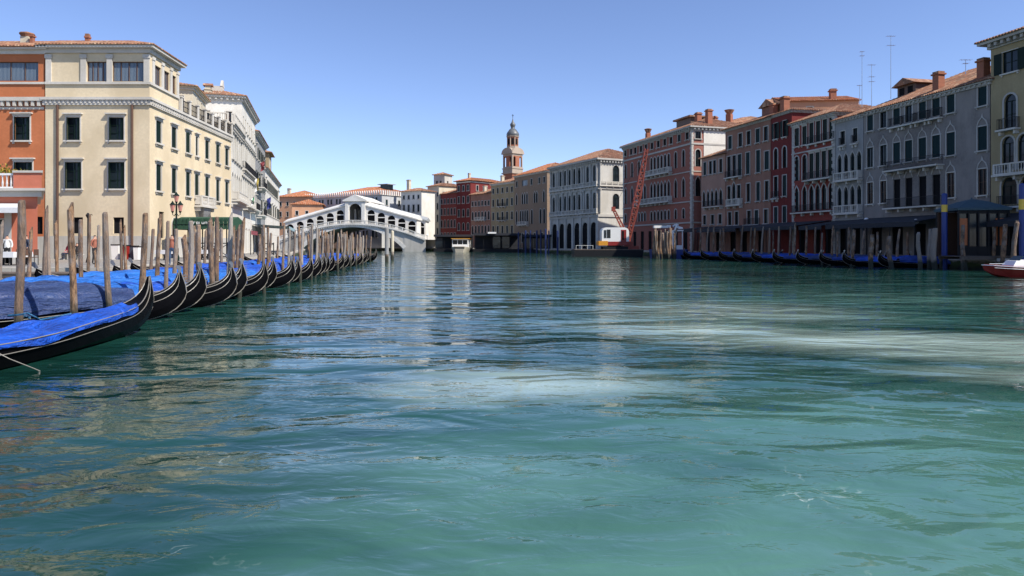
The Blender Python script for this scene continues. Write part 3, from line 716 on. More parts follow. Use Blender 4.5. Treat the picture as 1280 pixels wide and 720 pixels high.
# ---------------------------------------------------------------- beyond the bridge
f = row(19.6,1.6,.8,[x for k in range(9) for x in (1.4+k*4.1,2.9+k*4.1)],'far') + row(13.5,2.2,.9,[x for k in range(9) for x in (1.4+k*4.1,2.9+k*4.1)],'far') + row(8.5,2.2,.9,[x for k in range(9) for x in (1.4+k*4.1,2.9+k*4.1)],'far')
dF = Vector((-.84,.54)).normalized(); C0 = Vector((-41,215)); Cl = C0 + dF*38
r = building('merlon_palace', 'huge grey-white palace with merlons and an orange roof behind the bridge', tuple(Cl), tuple(C0), 32, 17.7, M['palegrey'], front=[(a,c,z-4.3,zz-4.3,k,s) for a,c,z,zz,k,s in f],
    right=row(14.4,1.8,.9,(2.2,8,11,14,18),'far') + row(10.5,1.8,.9,(2.2,8,11,14,18),'far'), corn=('FR',.35,.3,0), roof='tile2', roofk=dict(rise=.27,ov=-.6,pitch=.7))
mb = MB(); W = 38
def mer(T, L):
    n = int(L/1.0)
    for i in range(n):
        u = (i+.5)*L/n; mb.T = T; mb.box(u-.22,u+.22,-.1,.2,17.7,18.8); mb.ext([(u-.22,18.8),(u+.22,18.8),(u,19.2)], -.1, .2)
mer(lambda p:(p[0],p[1]-.1,p[2]), W); mer(lambda p:(W-p[1]+.1,p[0],p[2]), 32); mb.obj('merlons', M['bridge'], r)
mb = MB(); mb.box(25,28,13,16,20,22.3,1); mb.box(24.2,28.8,12.4,16.6,22.3,22.5,0); mb.obj('roof_lantern', [M['lead'], M['glass']], r)
f2 = row(15.2,1.3,.8,ev(1.5,12,5),'far') + row(11.5,1.6,.8,ev(1.5,12,5),'far') + row(7.8,1.6,.8,ev(1.5,12,5),'far')
building('peach_house', 'peach house with a red tiled roof left of the bridge roofline', (-81,235), (-68,232), 14, 18.2, M['peach'], front=f2, roof='tile2', roofk=dict(rise=.35,pitch=.6), chim=[(3,3,19.5,1,1.6,0)])
building('brick_house', 'low brick house with tiled roof at the left end of the bridge', (-69,214), (-60,216), 12, 14.5, M['peach'], front=[(a,c,z-4,zz-4,k,s) for a,c,z,zz,k,s in row(15.2,1.3,.8,ev(1.5,7.5,3),'far')+row(11.5,1.6,.8,ev(1.5,7.5,3),'far')], roof='tile2', roofk=dict(rise=.35,pitch=.6))
def fcol(W, n, rows, m=1.2, style='far'):
    out = []
    for z, h, w_, k in rows: out += row(z, h, w_, ev(m, W-m, n), style, k)
    return out
# G: grey facade with sunlit white side
f = fcol(8.4, 4, [(16.2,1.2,.7,None),(12.2,2.2,.8,None),(8.0,2.4,.9,'round'),(3.8,2.4,.9,None)])
building('narrow_white_house', 'white house with a sunlit blank side wall and tall chimney right of the bridge', (-35.2,216.6), (-28.1,212), 6.5, 18.6, M['white'], front=f, roofk=dict(rise=.3,pitch=.6), chim=[(1.5,2,19,1,3.2,0)])
f = fcol(7.4, 3, [(18.2,1.4,.8,None),(13.8,2.2,.9,'round'),(9.6,2.4,.9,None),(5.4,2.2,.9,'round'),(1.2,2.8,1.2,'round')])
building('beige_narrow_palace', 'narrow beige palace four windows high between white house and red house', (-29.2,236), (-24.7,230.6), 12, 21.8, M['cream2'], front=[x for x in f if x[1] < 6.9], right=row(18.4,1.4,.8,(2,5),'far'), roofk=dict(rise=.3,pitch=.6))
building('rooftop_tower_house', 'slim tower-like house with a roof terrace above the beige palace', (-27.5,240), (-23.5,238), 5, 26.3, M['stone'], front=row(22.4,1.8,.8,(1.3,2.9),'far'), right=row(22.4,1.8,.8,(2,),'far'), roofk=dict(rise=.35,pitch=.6))
f = fcol(9.3, 5, [(15.6,1.6,.8,None),(11.8,2.2,.8,None),(7.6,2.6,.8,'round'),(3.4,2.4,.8,None)])
building('low_red_house', 'lower red house with four rows of dark windows', (-24.6,231.5), (-18.2,225), 12, 18.9, M['red'], front=f, roofk=dict(rise=.35,pitch=.6))
f = fcol(6.9, 3, [(19.4,1.8,.9,None),(15.4,2.2,.9,None),(11.0,2.4,.9,None),(6.6,2.4,.9,'round'),(2.4,2.2,.9,None)])
building('tall_red_house', 'tall dark red house with a broad low orange roof', (-18.3,225), (-13.4,220.2), 16, 22.6, M['red2'], front=f, right=row(19.4,1.8,.9,(3,7),'far'), roof='tile2', roofk=dict(rise=.3,ov=.8,pitch=.6), bands=[(22.0,.4,.1)], chim=[(3,3,23.6,.7,1.5,0)])
f = fcol(10.8, 6, [(14.2,1.5,.8,None),(9.8,2.6,.85,'round'),(5.2,2.8,.85,'round')])
building('pinkish_house', 'pinkish brown house with arched window rows between red and ochre houses', (-13.4,220.3), (-6.5,212), 12, 17.9, M['pink'], front=f, roofk=dict(rise=.35,pitch=.6), bals=[(3,8,9.7,'stone',.7)], chim=[(5,2,18.6,.9,1.8,0)])
f = fcol(12.3, 5, [(17.6,1.6,.85,None),(13.6,2.2,.9,None),(9.4,2.4,.9,None),(5.2,2.4,.9,None)])
building('ochre_house', 'pale ochre four-storey house with regular shuttered windows and small balcony', (-6.5,212), (.7,202), 12, 20.6, M['ochre'], front=f, roofk=dict(rise=.3,pitch=.6), corn=('FR',.4,.5,.7), bals=[(4.5,8,13.5,'iron',.6),(4.5,8,9.3,'iron',.6)], chim=[(4,1.5,21,.9,1.8,0)])
W = 18.7
f = row(18.8,1.7,3.2,(6.2,),'loft') + row(18.8,1.7,.9,(1.5,10.2,14.6,17.2),'far') + row(13.6,3.2,.9,(1.4,5.0,6.3,7.6,12.0,13.2,17.0),'goth','pointed') + row(7.8,4.0,.95,(1.4,3.9,5.2,6.5,7.8,10.4,15.2,17.2),'goth','round') + row(2.6,2.6,1.0,(1.6,5,8,12,16),'far')
building('tan_gothic_palace', 'tan brick palace with pointed window group, stone balcony and sunlit right side', (.7,201.5), (9.5,185), 14, 22.0, M['tan'], front=f, right=row(18.2,1.8,1.4,(1.8,5),'far'), roof='tile2', roofk=dict(rise=.42,ov=.5,pitch=.6), corn=('FR',.4,.4,.7), bals=[(3.2,8.6,7.6,'stone',.9)])

# bell tower
def tower():
    D = 250; X = px(641,D); s = D/F
    r = thing('bell_tower', 'brick bell tower with white belfry, red octagonal drum and dark onion dome', 'bell tower', (X, D, 0), R(42))
    z = lambda v: pz(130+v/7.2, D)
    a = 5.05/2
    mb = MB(); mb.box(-a,a,-a,a,QZ,z(620)); mb.obj('shaft', M['brick'], r)
    mb = MB(); mb.box(-a-.45,a+.45,-a-.45,a+.45,z(632),z(622)); mb.box(-a-.1,a+.1,-a-.1,a+.1,z(622),z(588)); mb.box(-a-.3,a+.3,-a-.3,a+.3,z(588),z(580)); mb.obj('balustrade', M['towerstone'], r)
    # belfry with paired round-headed openings
    zb, zt = z(580), z(455); mb = MB(); ho = [(a-1.45-.55,a-1.45+.55,zb+.5,zt-1.0,'round','far'),(a+1.45-.55,a+1.45+.55,zb+.5,zt-1.0,'round','far')]
    faces = [lambda u,d,zz:(u-a,d-a,zz), lambda u,d,zz:(a-d,u-a,zz), lambda u,d,zz:(a-u,a-d,zz), lambda u,d,zz:(d-a,a-u,zz)]
    for fn in faces: wall_face(mb, fn, 2*a, zb, zt, ho, .5)
    mb.obj('belfry', M['brick'], r)
    mb = MB()
    for fn in faces:
        mb.T = lambda p, fn=fn: fn(*p)
        for u in (0.0, 2*a-.45): mb.box(u+.02,u+.42,-.08,.3,zb,zt-.02)
        mb.box(.02,2*a-.02,-.07,.1,zt-.7,zt-.021); mb.box(.02,2*a-.02,-.06,.1,zb+.0,zb+.45)
    mb.obj('pilasters', M['towerstone'], r)
    mb = MB(); mb.box(-a*.6,a*.6,-a*.6,a*.6,zb,zt-.1); mb.obj('bell_chamber', M['dark'], r)
    zc = z(392); mb = MB(); mb.box(-a-.5,a+.5,-a-.5,a+.5,zt,zt+.4)
    for fn in faces:
        mb.T = lambda p, fn=fn: fn(*p); n = 9
        pts = [(-.4,zt+.4)]+[(a+(a+.4)*math.cos(math.pi*(1-i/n)), zt+.4+1.9*math.sin(math.pi*(1-i/n))) for i in range(n+1)]+[(2*a+.4,zt+.4)]
        mb.ext(pts[1:-1], -.45, a*.75)
    mb.T = None; mb.lathe([(a*.9,zt+.4),(a*.9,zc+.3)], 8, (0,0,0), 0, R(22.5)); mb.obj('pediment', M['towerstone'], r)
    ro = 2.1; zd = z(300)
    mb = MB(); mb.lathe([(ro,zc),(ro,zd)], 8, (0,0,0), 0, R(22.5)); mb.obj('drum', M['brick'], r)
    mb = MB()
    for k in range(8):
        an = R(22.5+45*k); mb.box(ro*math.cos(an)-.13,ro*math.cos(an)+.13,ro*math.sin(an)-.13,ro*math.sin(an)+.13,zc,zd)
        an = R(45*k); c, s_ = math.cos(an), math.sin(an); rr = ro*.94
        mb.T = lambda p, c=c, s_=s_: (c*p[1]-s_*p[0], s_*p[1]+c*p[0], p[2]); mb.box(-.45,.45,rr-.1,rr+.04,zc+.9,zd-.6,1); mb.T = None
    mb.lathe([(ro+.35,zd),(ro+.45,zd+.35)], 8, (0,0,0), 0, R(22.5)); mb.obj('drum_trim', [M['towerstone'], M['dark']], r)
    k = D/F/7.2
    prof = [(48,297),(56,285),(58,272),(50,255),(38,240),(30,228),(18,222),(18,208),(22,200),(26,188),(22,178),(12,165),(7,150),(3,135),(2,120)]
    mb = MB(); mb.lathe([(p*k, z(v)) for p, v in prof], 16); mb.obj('onion_dome', plain('dark_lead', (.13,.14,.15), .45, var=.5, scale=.8), r, smooth=True)
    mb = MB(); mb.box(-.07,.07,-.07,.07,z(122),z(92)); mb.box(-.5,.5,-.06,.06,z(104),z(101)); o = mb.obj('cross', M['iron'], r)
tower()

# ---------------------------------------------------------------- right bank
# Manin-like white palace: three arcaded orders
def arcaded():
    P0, P1 = (9.6,169.5), (19,150); W = (Vector(P1)-Vector(P0)).length
    us = [1.6]+ev(5.0,13.6,5)+[17.2,20.0]
    f = row(15.9,3.7,1.15,us,'goth','round') + row(9.9,3.6,1.15,us,'goth','round') + [(u-1.25,u+1.25,QZ+.1,7.0,'round','none') for u in ev(2.0,W-2.0,6)]
    rt = row(16.0,3.6,1.7,(4.6,),'goth','round') + row(9.9,3.4,1.7,(4.6,),'goth','round') + [(3.4,6.6,QZ+.1,5.5,'round','none')] + row(16.0,3.6,1.5,(10,),'goth','round')
    r = building('arcaded_white_palace', 'white stone palace with a ground arcade of round arches and two columned storeys above', P0, P1, 16, 21.0, M['stone'], front=f, right=rt,
        corn=('FRL',.75,1.1,.75), trim='trimd', roofk=dict(rise=.40,ov=.6,pitch=.45), bals=[(.1,W-.1,9.0,'stone',.5),(.1,W-.1,15.0,'stone',.5),(.1,15.9,15.0,'stone',.5,'R')],
        bands=[(8.1,.55,.25),(14.2,.45,.22)])
    mb = MB(); cols = [.35,2.9,3.75]+ev(6.1,12.5,4)+[14.9,15.8,18.6,W-.35]
    for z0, z1 in ((9.0,14.2),(15.0,19.8)):
        for u in cols: mb = MB(); mb.lathe([(.30,z0),(.30,z0+.3),(.22,z0+.35),(.20,z1-.5),(.32,z1-.15),(.34,z1)], 8, (u,-.2,0)); mb.obj('column', M['stone'], r)
        for u in (.35,8,15.6): mb = MB(); mb.lathe([(.24,z0),(.20,z1-.5),(.32,z1)], 8, (W+.2,u,0)); mb.obj('column', M['stone'], r)
    for u in ev(.35,W-.35,7): mb = MB(); mb.box(u-.42,u+.42,-.24,.0,QZ,8.1); mb.obj('pier', M['stone'], r)
arcaded()
def brick_palace():
    P0, P1 = (22.8,140), (30.3,115.1); W = (Vector(P1)-Vector(P0)).length
    g1 = [1.2,4.0]+ev(7.0,9.4,3)+ev(12.0,18.4,6)+[20.8,23.4]; g2 = [1.2,4.0]+ev(7.0,9.4,3)+ev(12.0,18.4,6)+[20.8,23.4,]
    f = row(19.9,1.25,1.0,(1.0,3.6,5.4,7.8,9.8,12.2,14.6,17.0,19.2,22.0,24.6),'plain') + row(15.4,2.9,.8,g1,'goth','round') + row(10.2,3.3,.85,g2,'goth','pointed') \
      + row(6.5,1.7,.75,g2,'goth','round') + row(QZ+.05,3.6,1.3,ev(2,W-2,8),'none')
    f = [(a,c,z,zz,k,('far' if z > 19 else s)) for a,c,z,zz,k,s in f]
    r = building('red_gothic_palace', 'long faded red palace with white trim, rows of pointed windows and two stone balconies', P0, P1, 16, 22.0, M['bembo'], front=f,
        right=row(19.9,1.25,1.1,(1.2,),'far')+row(15.2,2.9,1.0,(1.2,),'goth','round')+row(10.2,3.3,1.0,(1.2,),'goth','pointed'),
        corn=('FR',.6,.7,.7), trim='trimd', roofk=dict(rise=.36,ov=.5,pitch=.4), bals=[(10.8,19.6,14.9,'stone',.8),(6.0,19.6,9.7,'stone',.9)], bands=[(18.9,.3,.12),(14.3,.18,.1),(9.2,.2,.12),(5.6,.25,.14)], quoins=M['stone'],
        chim=[(5,3,23,.8,1.2,1),(20,5,24.0,.9,1.3,0),(24,4.6,23.6,.9,1.5,0)])
    mb = MB(); mb.box(W-.02,W+.06,2.3,15.9,14.5,21.3); mb.obj('side_render', M['white'], r)
    mb = MB(); mb.box(12.5,17.5,5,9,22.5,25.3,1); mb.box(12,18,4.5,9.5,25.3,25.6,0); mb.obj('dormer', [M['tile'], M['brown']], r)
brick_palace()
def rr(t, dr, o): return tuple(Vector(o) + Vector(dr).normalized()*t)
dA = (-.211,.977); oA = (43.4,62.0); dB = (-.26,.966)
pA = lambda t: rr(t, dA, oA)
t963 = pA(34.2); pB = lambda t: rr(t, dB, t963)
rows_ = fcol
# low pink house next to the red palace
f = row(13.4,2.1,.85,(1.1,2.8,4.0,5.8),'tealsh') + row(8.3,2.5,.8,(.8,2.1,3.3,4.5,5.8),'goth','pointed') + row(5.3,1.5,.9,(1.0,3.4,5.6),'far') + row(QZ+.05,3,1.2,(2,5),'none')
building('low_pink_house', 'low pale pink house with green shutters beside the red palace side wall', pB(18.4), pB(11.4), 12, 16.2, M['pink2'], front=f, trim='trimd', roofk=dict(rise=.4,ov=.4,pitch=.35), bals=[(1.5,6.5,8.1,'iron',.7)])
f = row(16.7,2.0,.95,(1.3,4.0,6.1,8.3),'tealsh') + row(16.7,2.0,.95,(10.2,),'tealsh') + row(12.4,3.2,.95,(1.0,2.4,3.8,5.9,8.4),'tealsh') + row(12.6,2.6,1.0,(10.4,),'far') + row(8.3,2.7,.85,(1.0,3.6,6.0,8.4),'far') + row(8.3,3.2,.85,(2.3,),'goth','pointed') + row(8.3,2.7,.9,(10.4,),'far') \
  + row(5.0,2.0,.9,(1.2,3.0,6.2,8.0,10.2),'far') + row(QZ+.05,3,1.3,(2,5,9),'none')
r = building('tall_pink_house', 'peeling brown-pink house with blue-green shutters and a stone balcony', pB(11.3), pB(.05), 12, 19.8, M['pink'], front=f, right=row(16,2,.9,(3,),'far'), trim='trimd', roofk=dict(rise=.36,ov=.6,pitch=.35), corn=('FRL',.35,.3,.6), bals=[(.6,4.4,12.3,'iron',.6),(1.0,4.6,8.0,'stone',.6),(5.4,8.8,4.9,'iron',.5)], chim=[(8.5,2.5,20.8,.8,1.3,0)])
mb = MB(); mb.box(5,8,3.0,6.5,19.9,22.4,0); mb.ext([(4.6,22.4),(8.4,22.4),(6.5,23.5)], 2.6, 7, 1); mb.obj('dormer', [M['pink'], M['tile']], r)
f = row(16.6,2.2,.85,(1.1,3.1),'opensh') + row(12.4,2.9,.85,(1.1,3.1),'goth','round') + row(8.6,2.8,.85,(1.1,3.1),'far') + row(5.0,2.2,.85,(1.1,3.1),'far')
building('narrow_dark_red_house', 'narrow dark red house two windows wide', pA(34.1), pA(29.4), 12, 19.9, M['red2'], front=f, trim='trimd', roofk=dict(rise=.3,ov=.45,pitch=.35), corn=('FR',.35,.3,.6), bals=[(.5,1.7,8.4,'iron',.4)], chim=[(1.4,1.2,20.4,.9,1.7,0)])
building('orange_gable_house', 'sunlit orange rear house with shallow gable rising behind the red houses', (pA(29)[0]-.3+1.6, 97), (pA(29)[0]+11.5, 96), 10, 22.3, M['peach'], front=row(20.6,.9,.8,(3.6,),'far'), roof='tile2', trim='trimd', roofk=dict(rise=.3,ov=.3,hips='FB'), chim=[(7.0,.8,22.7,.8,1.1,0)])
f = row(14.9,2.4,.95,(1.0,),'closed') + row(14.9,2.6,.85,(4.0,5.3,6.6,7.8),'closed') + row(14.9,2.4,.9,(2.6,),'closed') + row(10.4,3.2,.9,(.95,2.6),'goth','round') + row(10.4,3.2,.85,(4.0,5.2,6.4,7.6),'closed') \
  + row(6.4,3.2,.85,(.95,2.6,4.0,5.2,6.4,7.7),'goth','pointed') + row(QZ+.05,3,1.3,(2,5,7.2),'none')
building('red_balcony_house', 'brick-red house with white window frames and long dark balcony under a canopy', pA(29.3), pA(20.9), 12, 18.0, M['red'], front=f, trim='trimd', roofk=dict(rise=.42,ov=.5,pitch=.3), corn=('FR',.4,.4,.5), bals=[(3.3,8.3,10.2,'iron',.8),(3.3,8.3,14.8,'iron',.3),(.4,8.2,6.2,'iron',.5)], bands=[(13.9,.16,.1)], quoins=M['trimd'])
f = row(13.9,1.6,.8,(1.3,3.4),'bare') + row(9.8,3.0,.72,(.75,1.85,2.95,4.05),'goth','pointed') + row(5.9,3.0,.72,(.75,1.85,2.95,4.05),'goth','pointed') + row(QZ+.05,3,1.2,(1.4,3.6),'none')
building('narrow_gothic_palace', 'narrow pale grey palace with two rows of pointed arches and stone balconies', pA(20.8), pA(16.1), 12, 16.9, M['greystone'], front=f, trim='trimd', roofk=dict(rise=.42,ov=.45,pitch=.3), corn=('FR',.35,.35,.5), bals=[(.3,4.5,9.6,'stone',.6),(.3,4.5,5.7,'stone',.6),(.9,1.7,13.75,'iron',.3),(3.0,3.8,13.75,'iron',.3)])
ug = [16.4-x for x in (15.4,13.4,11.5,9.86,8.06,6.36,4.63,1.16)]
f = row(14.8,1.75,.92,ug,'tealsh') + [x for u in ug for x in row(10.7,2.2,.98,(u,),'tealsh')] + row(6.6,2.4,.95,(ug[0],ug[1],ug[6],ug[7]),'plain') + row(6.0,3.0,.95,ug[2:6],'none') + row(QZ+.05,3.2,1.5,(2,5,8,11,14),'none')
r = building('grey_house', 'wide grey weathered house with small pointed hoods over its windows and long iron balconies', pA(16.0), pA(0), 14, 17.0, M['grey'], front=f, right=[], trim='trimd', roofk=dict(rise=.46,ov=.45,pitch=.27), corn=('FRL',.35,.4,.55),
    bals=[(ug[2]-.9,ug[5]+.9,9.95,'iron',.9),(ug[2]-.9,ug[5]+.9,5.95,'iron',.9)]+[(u-.75,u+.75,14.6,'iron',.45) for u in ug[2:6]], chim=[(9.3,1.0,17.6,.75,1.5,0),(14.4,1.0,17.6,.75,1.5,0)])
for zz in (12.95, 9.05):
    for u in ug: # ogee hoods
        mb = MB(); mb.ext([(u-.6,zz),(u-.42,zz+.5),(u-.12,zz+.75),(u,zz+1.15),(u+.12,zz+.75),(u+.42,zz+.5),(u+.6,zz),(u+.5,zz),(u+.34,zz+.42),(u,zz+.75),(u-.34,zz+.42),(u-.5,zz)], -.07, .01); mb.obj('window_hood', M['trimd'], r)
mb = MB(); mb.box(1.4,4.0,3.2,6.2,17.2,19.7,0); mb.ext([(1.0,19.7),(4.4,19.7),(2.7,20.5)], 2.7, 6.8, 1); mb.box(1.7,2.4,3.17,3.22,18.6,19.5,2); mb.box(2.9,3.6,3.17,3.22,18.6,19.5,2); mb.obj('dormer', [M['brown'], M['tile'], M['dark']], r)
f = row(17.2,1.9,1.5,(1.9,5.6,9.4,13),'opensh') + row(12.3,3.0,1.15,(1.9,5.9,9.8,13.5),'goth','round') + row(8.6,3.0,1.15,(1.7,3.2,4.7,6.2,7.7,9.2,12),'goth','round') + row(5.6,2.4,1.5,(1.8,3.6,5.4,7.2,9.0,12),'goth','round') + row(QZ+.05,3,1.5,(2,5,8,11),'none')
f = [(a,c,z,zz,k,s) for a,c,z,zz,k,s in f]
building('ochre_balcony_house', 'tall ochre house with arched windows and dark shutters at the right edge', pA(-.1), pA(-15), 14, 20.4, M['olive'], front=f, corn=('FL',.75,.7,.6), trim='trimd', roofk=dict(rise=.35,ov=.9,pitch=.3), bals=[(1.1,2.8,12.2,'iron',.6),(4.9,6.9,12.2,'iron',.6),(1.0,13,8.2,'stone',.9),(1.0,10,5.4,'iron',.5)])
building('rear_brick_house', 'brown brick rooftop house rising behind the red palace', (37.5,132), (46,124), 10, 24.6, M['brick'], front=[], left=row(22.6,1.2,.8,(3,6),'far'), trim='trimd', roofk=dict(rise=.35,ov=.4,pitch=.4), chim=[(1.2,1,25,1.0,1.4,0),(4.2,1.2,25,1.0,1.8,1)])
building('rear_grey_house', 'low roofed house glimpsed behind the narrow grey palace', (48.5,88), (50.0,80), 8, 19.0, M['greystone'], front=row(17,1,.8,(2,5),'far'), trim='trimd', roofk=dict(rise=.4,ov=.4,pitch=.35), chim=[(3,1,19.5,1.0,1.3,0)])
# ---------------------------------------------------------------- the stone bridge
def bridge():
    D = 190; cx = px(441, D); r = thing('stone_bridge', 'white stone arch bridge lined with arcaded shops and a gabled central portico', 'bridge', (cx, D, 0), R(-5))
    deck = lambda x: 7.75-.0105*x*x if abs(x) < 16.5 else 7.75-.0105*272.25-.38*(abs(x)-16.5)    # footway height on the outer side
    Rr = 20.05; zc = 6.8-Rr
    arch = lambda x: zc+math.sqrt(max(Rr*Rr-x*x, 0))
    DEP = 21.0; mb = MB(); xs = ev(-22,20.6,44)
    def lo(x): return arch(x) if abs(x) < 14.4 else -.5
    xs = sorted(set(xs + [-14.4,-14.401,14.4,14.401]))
    for y, s in ((0,1),(DEP,-1)):
        for i in range(len(xs)-1):
            a, c = xs[i], xs[i+1]; mb.q([(a,y,lo(a)),(c,y,lo(c)),(c,y,max(deck(c),.5)),(a,y,max(deck(a),.5))])
    for i in range(len(xs)-1):
        a, c = xs[i], xs[i+1]; mb.q([(a,0,deck(a)),(c,0,deck(c)),(c,DEP,deck(c)),(a,DEP,deck(a))]); mb.q([(a,0,lo(a)),(a,DEP,lo(a)),(c,DEP,lo(c)),(c,0,lo(c))])
    mb.obj('arch_span', M['stone'], r)
    # ring of voussoirs, 12 cm proud
    mb = MB(); n = 34; th = math.asin(14.4/Rr)
    for i in range(n):
        a0, a1 = -th+2*th*i/n+.0008, -th+2*th*(i+1)/n-.0008; p = lambda a, q: (q*math.sin(a), zc+q*math.cos(a))
        mb.ext([p(a0,Rr-.01), p(a0,Rr+1.0), p(a1,Rr+1.0), p(a1,Rr-.01)], -.14, .3)
    mb.obj('arch_ring', M['bridge'], r)
    # cornice line with blocks under the balustrade
    mb = MB(); xs = ev(-21,20.5,84)
    for i in range(len(xs)-1):
        a, c = xs[i], xs[i+1]; za, zb = deck(a), deck(c)
        for (y0,y1,l,h) in ((-.5,.3,-.3,-.02),):
            mb.rings([[(a,y0,za+l),(a,y1,za+l),(a,y1,za+h),(a,y0,za+h)],[(c,y0,zb+l),(c,y1,zb+l),(c,y1,zb+h),(c,y0,zb+h)]], cap=False)
        mb.box(a+.08,a+.30,-.42,-.0,za-.62,za-.3)
    mb.obj('cornice', M['bridge'], r)
    mb = MB()
    for i in range(len(xs)-1):
        a, c = xs[i], xs[i+1]; za, zb = deck(a), deck(c)
        for l, h in ((.88,1.05),(0,.14)):
            mb.rings([[(a,-.42,za+l),(a,-.16,za+l),(a,-.16,za+h),(a,-.42,za+h)],[(c,-.42,zb+l),(c,-.16,zb+l),(c,-.16,zb+h),(c,-.42,zb+h)]], cap=False)
        if i % 7 == 0: mb.box(a,a+.3,-.44,-.12,za+.14,za+.9)
        else:
            for u in (a+.12, a+.37): mb.lathe([(.05,.1),(.085,.4),(.045,.65),(.08,.9)], 6, (u,-.29,deck(u)))
    mb.obj('balustrade', M['bridge'], r)
    # arcades: y 2.4..7.4 and 13.6..18.6
    bay = 2.92; x0c = 3.0
    slope = lambda x: 12.9-.27*(abs(x)-3)
    for (ya, yb) in ((2.4,7.4),(13.6,18.6)):
        for s in (-1,1):
            mb = MB()
            for k in range(6 if s < 0 else 5):
                xa = x0c+k*bay; ca = xa+bay/2; w_ = 2.15; zf = deck(ca)-.1; zs = slope(ca)-1.55
                us = (min(s*xa,s*(xa+bay)), max(s*xa,s*(xa+bay))); L = us[1]-us[0]
                topa, topb = slope(us[0]), slope(us[1]); zt = min(topa, topb)-.05
                for yy, fl in ((ya,1),(yb,-1)):
                    hol = [(L/2-w_/2, L/2+w_/2, zf, zs+w_/2-.35, 'round', '')]
                    wall_face(mb, lambda u,d,z: (us[0]+u, yy+fl*d, z), L, min(deck(us[0]),deck(us[1]))-.3, zt, hol, .55)
                    mb.q([(us[0],yy,zt),(us[1],yy,zt),(us[1],yy,topb),(us[0],yy,topa)])
                cm = (us[0]+us[1])/2
                mb.box(cm-w_/2-.12,cm+w_/2+.12,ya+.05,ya+.2,zs-.75,zs-.5)      # shop lintel band
                for q0, q1 in ((ya+.56,ya+.6),(yb-.6,yb-.56)): fb = MB(); fb.box(cm-w_/2-.1,cm+w_/2+.1,q0,q1,zf,zs+w_/2-.2); fb.obj('shop_front', M['dark'], r)
            nb = 6 if s < 0 else 5; xe = s*(x0c+nb*bay); zl = slope(xe)
            mb.q([(xe,ya,deck(xe)-.5),(xe,yb,deck(xe)-.5),(xe,yb,zl),(xe,ya,zl)])
            mb.obj('arcade', M['bridge'], r)
            # roof: sloped along the bridge with a ridge
            a, c = sorted((s*(x0c-.2), s*(x0c+nb*bay+.35))); mb = MB(); ym = (ya+yb)/2
            za, zb2 = slope(a), slope(c)
            for yy in (ya-.35, yb+.35):
                mb.q([(a,yy,za+.28),(c,yy,zb2+.28),(c,ym,zb2+1.15),(a,ym,za+1.15)])
                mb.q([(a,yy,za-.05),(c,yy,zb2-.05),(c,yy,zb2+.28),(a,yy,za+.28)])
            mb.q([(a,ya-.35,za-.05),(c,ya-.35,zb2-.05),(c,yb+.35,zb2-.05),(a,yb+.35,za-.05)])
            for xx, zz in ((a,za),(c,zb2)): mb.q([(xx,ya-.35,zz-.05),(xx,yb+.35,zz-.05),(xx,yb+.35,zz+.28),(xx,ym,zz+1.15),(xx,ya-.35,zz+.28)])
            mb.obj('roof', M['lead'] if ya > 10 else M['bridge'], r)
    # central portico: tall open arch through both rows, pitched gable
    mb = MB(); hw = 2.95; zt = 14.1
    for yy, fl in ((1.9,1),(19.1,-1)):
        wall_face(mb, lambda u,d,z: (u-hw, yy+fl*d, z), 2*hw, 7.6, zt, [(hw-1.75,hw+1.75,7.7,13.5,'round','')], .7)
    for x in (-hw,hw): mb.q([(x,1.9,7.5),(x,19.1,7.5),(x,19.1,zt),(x,1.9,zt)])
    for yy in (7.0,10.5,14):
        for x in (-1.5,1.5): mb.box(x-.25,x+.25,yy-.25,yy+.25,7.6,12.2)
    for x in (-hw+.35,-2.15,2.15,hw-.35): mb.box(x-.22,x+.22,1.75,1.92,7.7,13.6)
    mb.obj('portico', M['bridge'], r)
    mb = MB(); mb.ext([(-hw-.5,zt),(hw+.5,zt),(hw+.5,zt+.35),(0,zt+1.9),(-hw-.5,zt+.35)], 1.5, 19.5); mb.obj('portico_roof', M['bridge'], r)
    # abutment walls and stairs on both banks
    for s in (-1,1):
        mb = MB(); mb.ext([(s*14.6,-.4),(s*20.6,-.4),(s*20.6,deck(20.6)-.7),(s*14.6,deck(14.6)-.8)] if s > 0 else [(s*14.6,deck(14.6)-.8),(s*20.6,deck(20.6)-.7),(s*20.6,-.4),(s*14.6,-.4)], -.10, 0.02); mb.obj('abutment', M['stone'], r)
    mb = MB(); mb.rings([[(-3.2+.8*math.cos(a),10+1.2*math.sin(a),z) for a in ev(0,5.5,7)] for z in (7.7,7.8)]); 
bridge()

# ---------------------------------------------------------------- gondolas
# profile stations: top (sheer) and keel along the boat, x from stern to prow
TOP = [(-5.35,1.18,.02),(-5.0,.98,.10),(-4.4,.78,.26),(-3.4,.60,.45),(-2.2,.50,.62),(-.8,.45,.71),(.8,.46,.70),(2.2,.54,.58),(3.2,.58,.42),(4.0,.64,.27),(4.52,.77,.15),(4.84,1.00,.07),(4.97,1.30,.025)]
KEEL = [(-5.42,.95),(-5.2,.55),(-4.7,.22),(-3.7,-.02),(-2.3,-.14),(-.8,-.18),(.8,-.18),(2.3,-.12),(3.4,-.05),(4.25,.03),(4.90,.27),(5.20,.72),(5.04,1.32)]
def smooth_st(L, k=3):
    out = []
    for i in range(len(L)-1):
        a, b2, c, d = L[max(i-1,0)], L[i], L[i+1], L[min(i+2,len(L)-1)]
        for j in range(k):
            t_ = j/k; out.append(tuple(.5*((2*q)+(-p+r_)*t_+(2*p-5*q+4*r_-s)*t_*t_+(-p+3*q-3*r_+s)*t_**3) for p, q, r_, s in zip(a, b2, c, d)))
    return out+[L[-1]]
TOP = smooth_st(TOP); KEEL = smooth_st(KEEL)
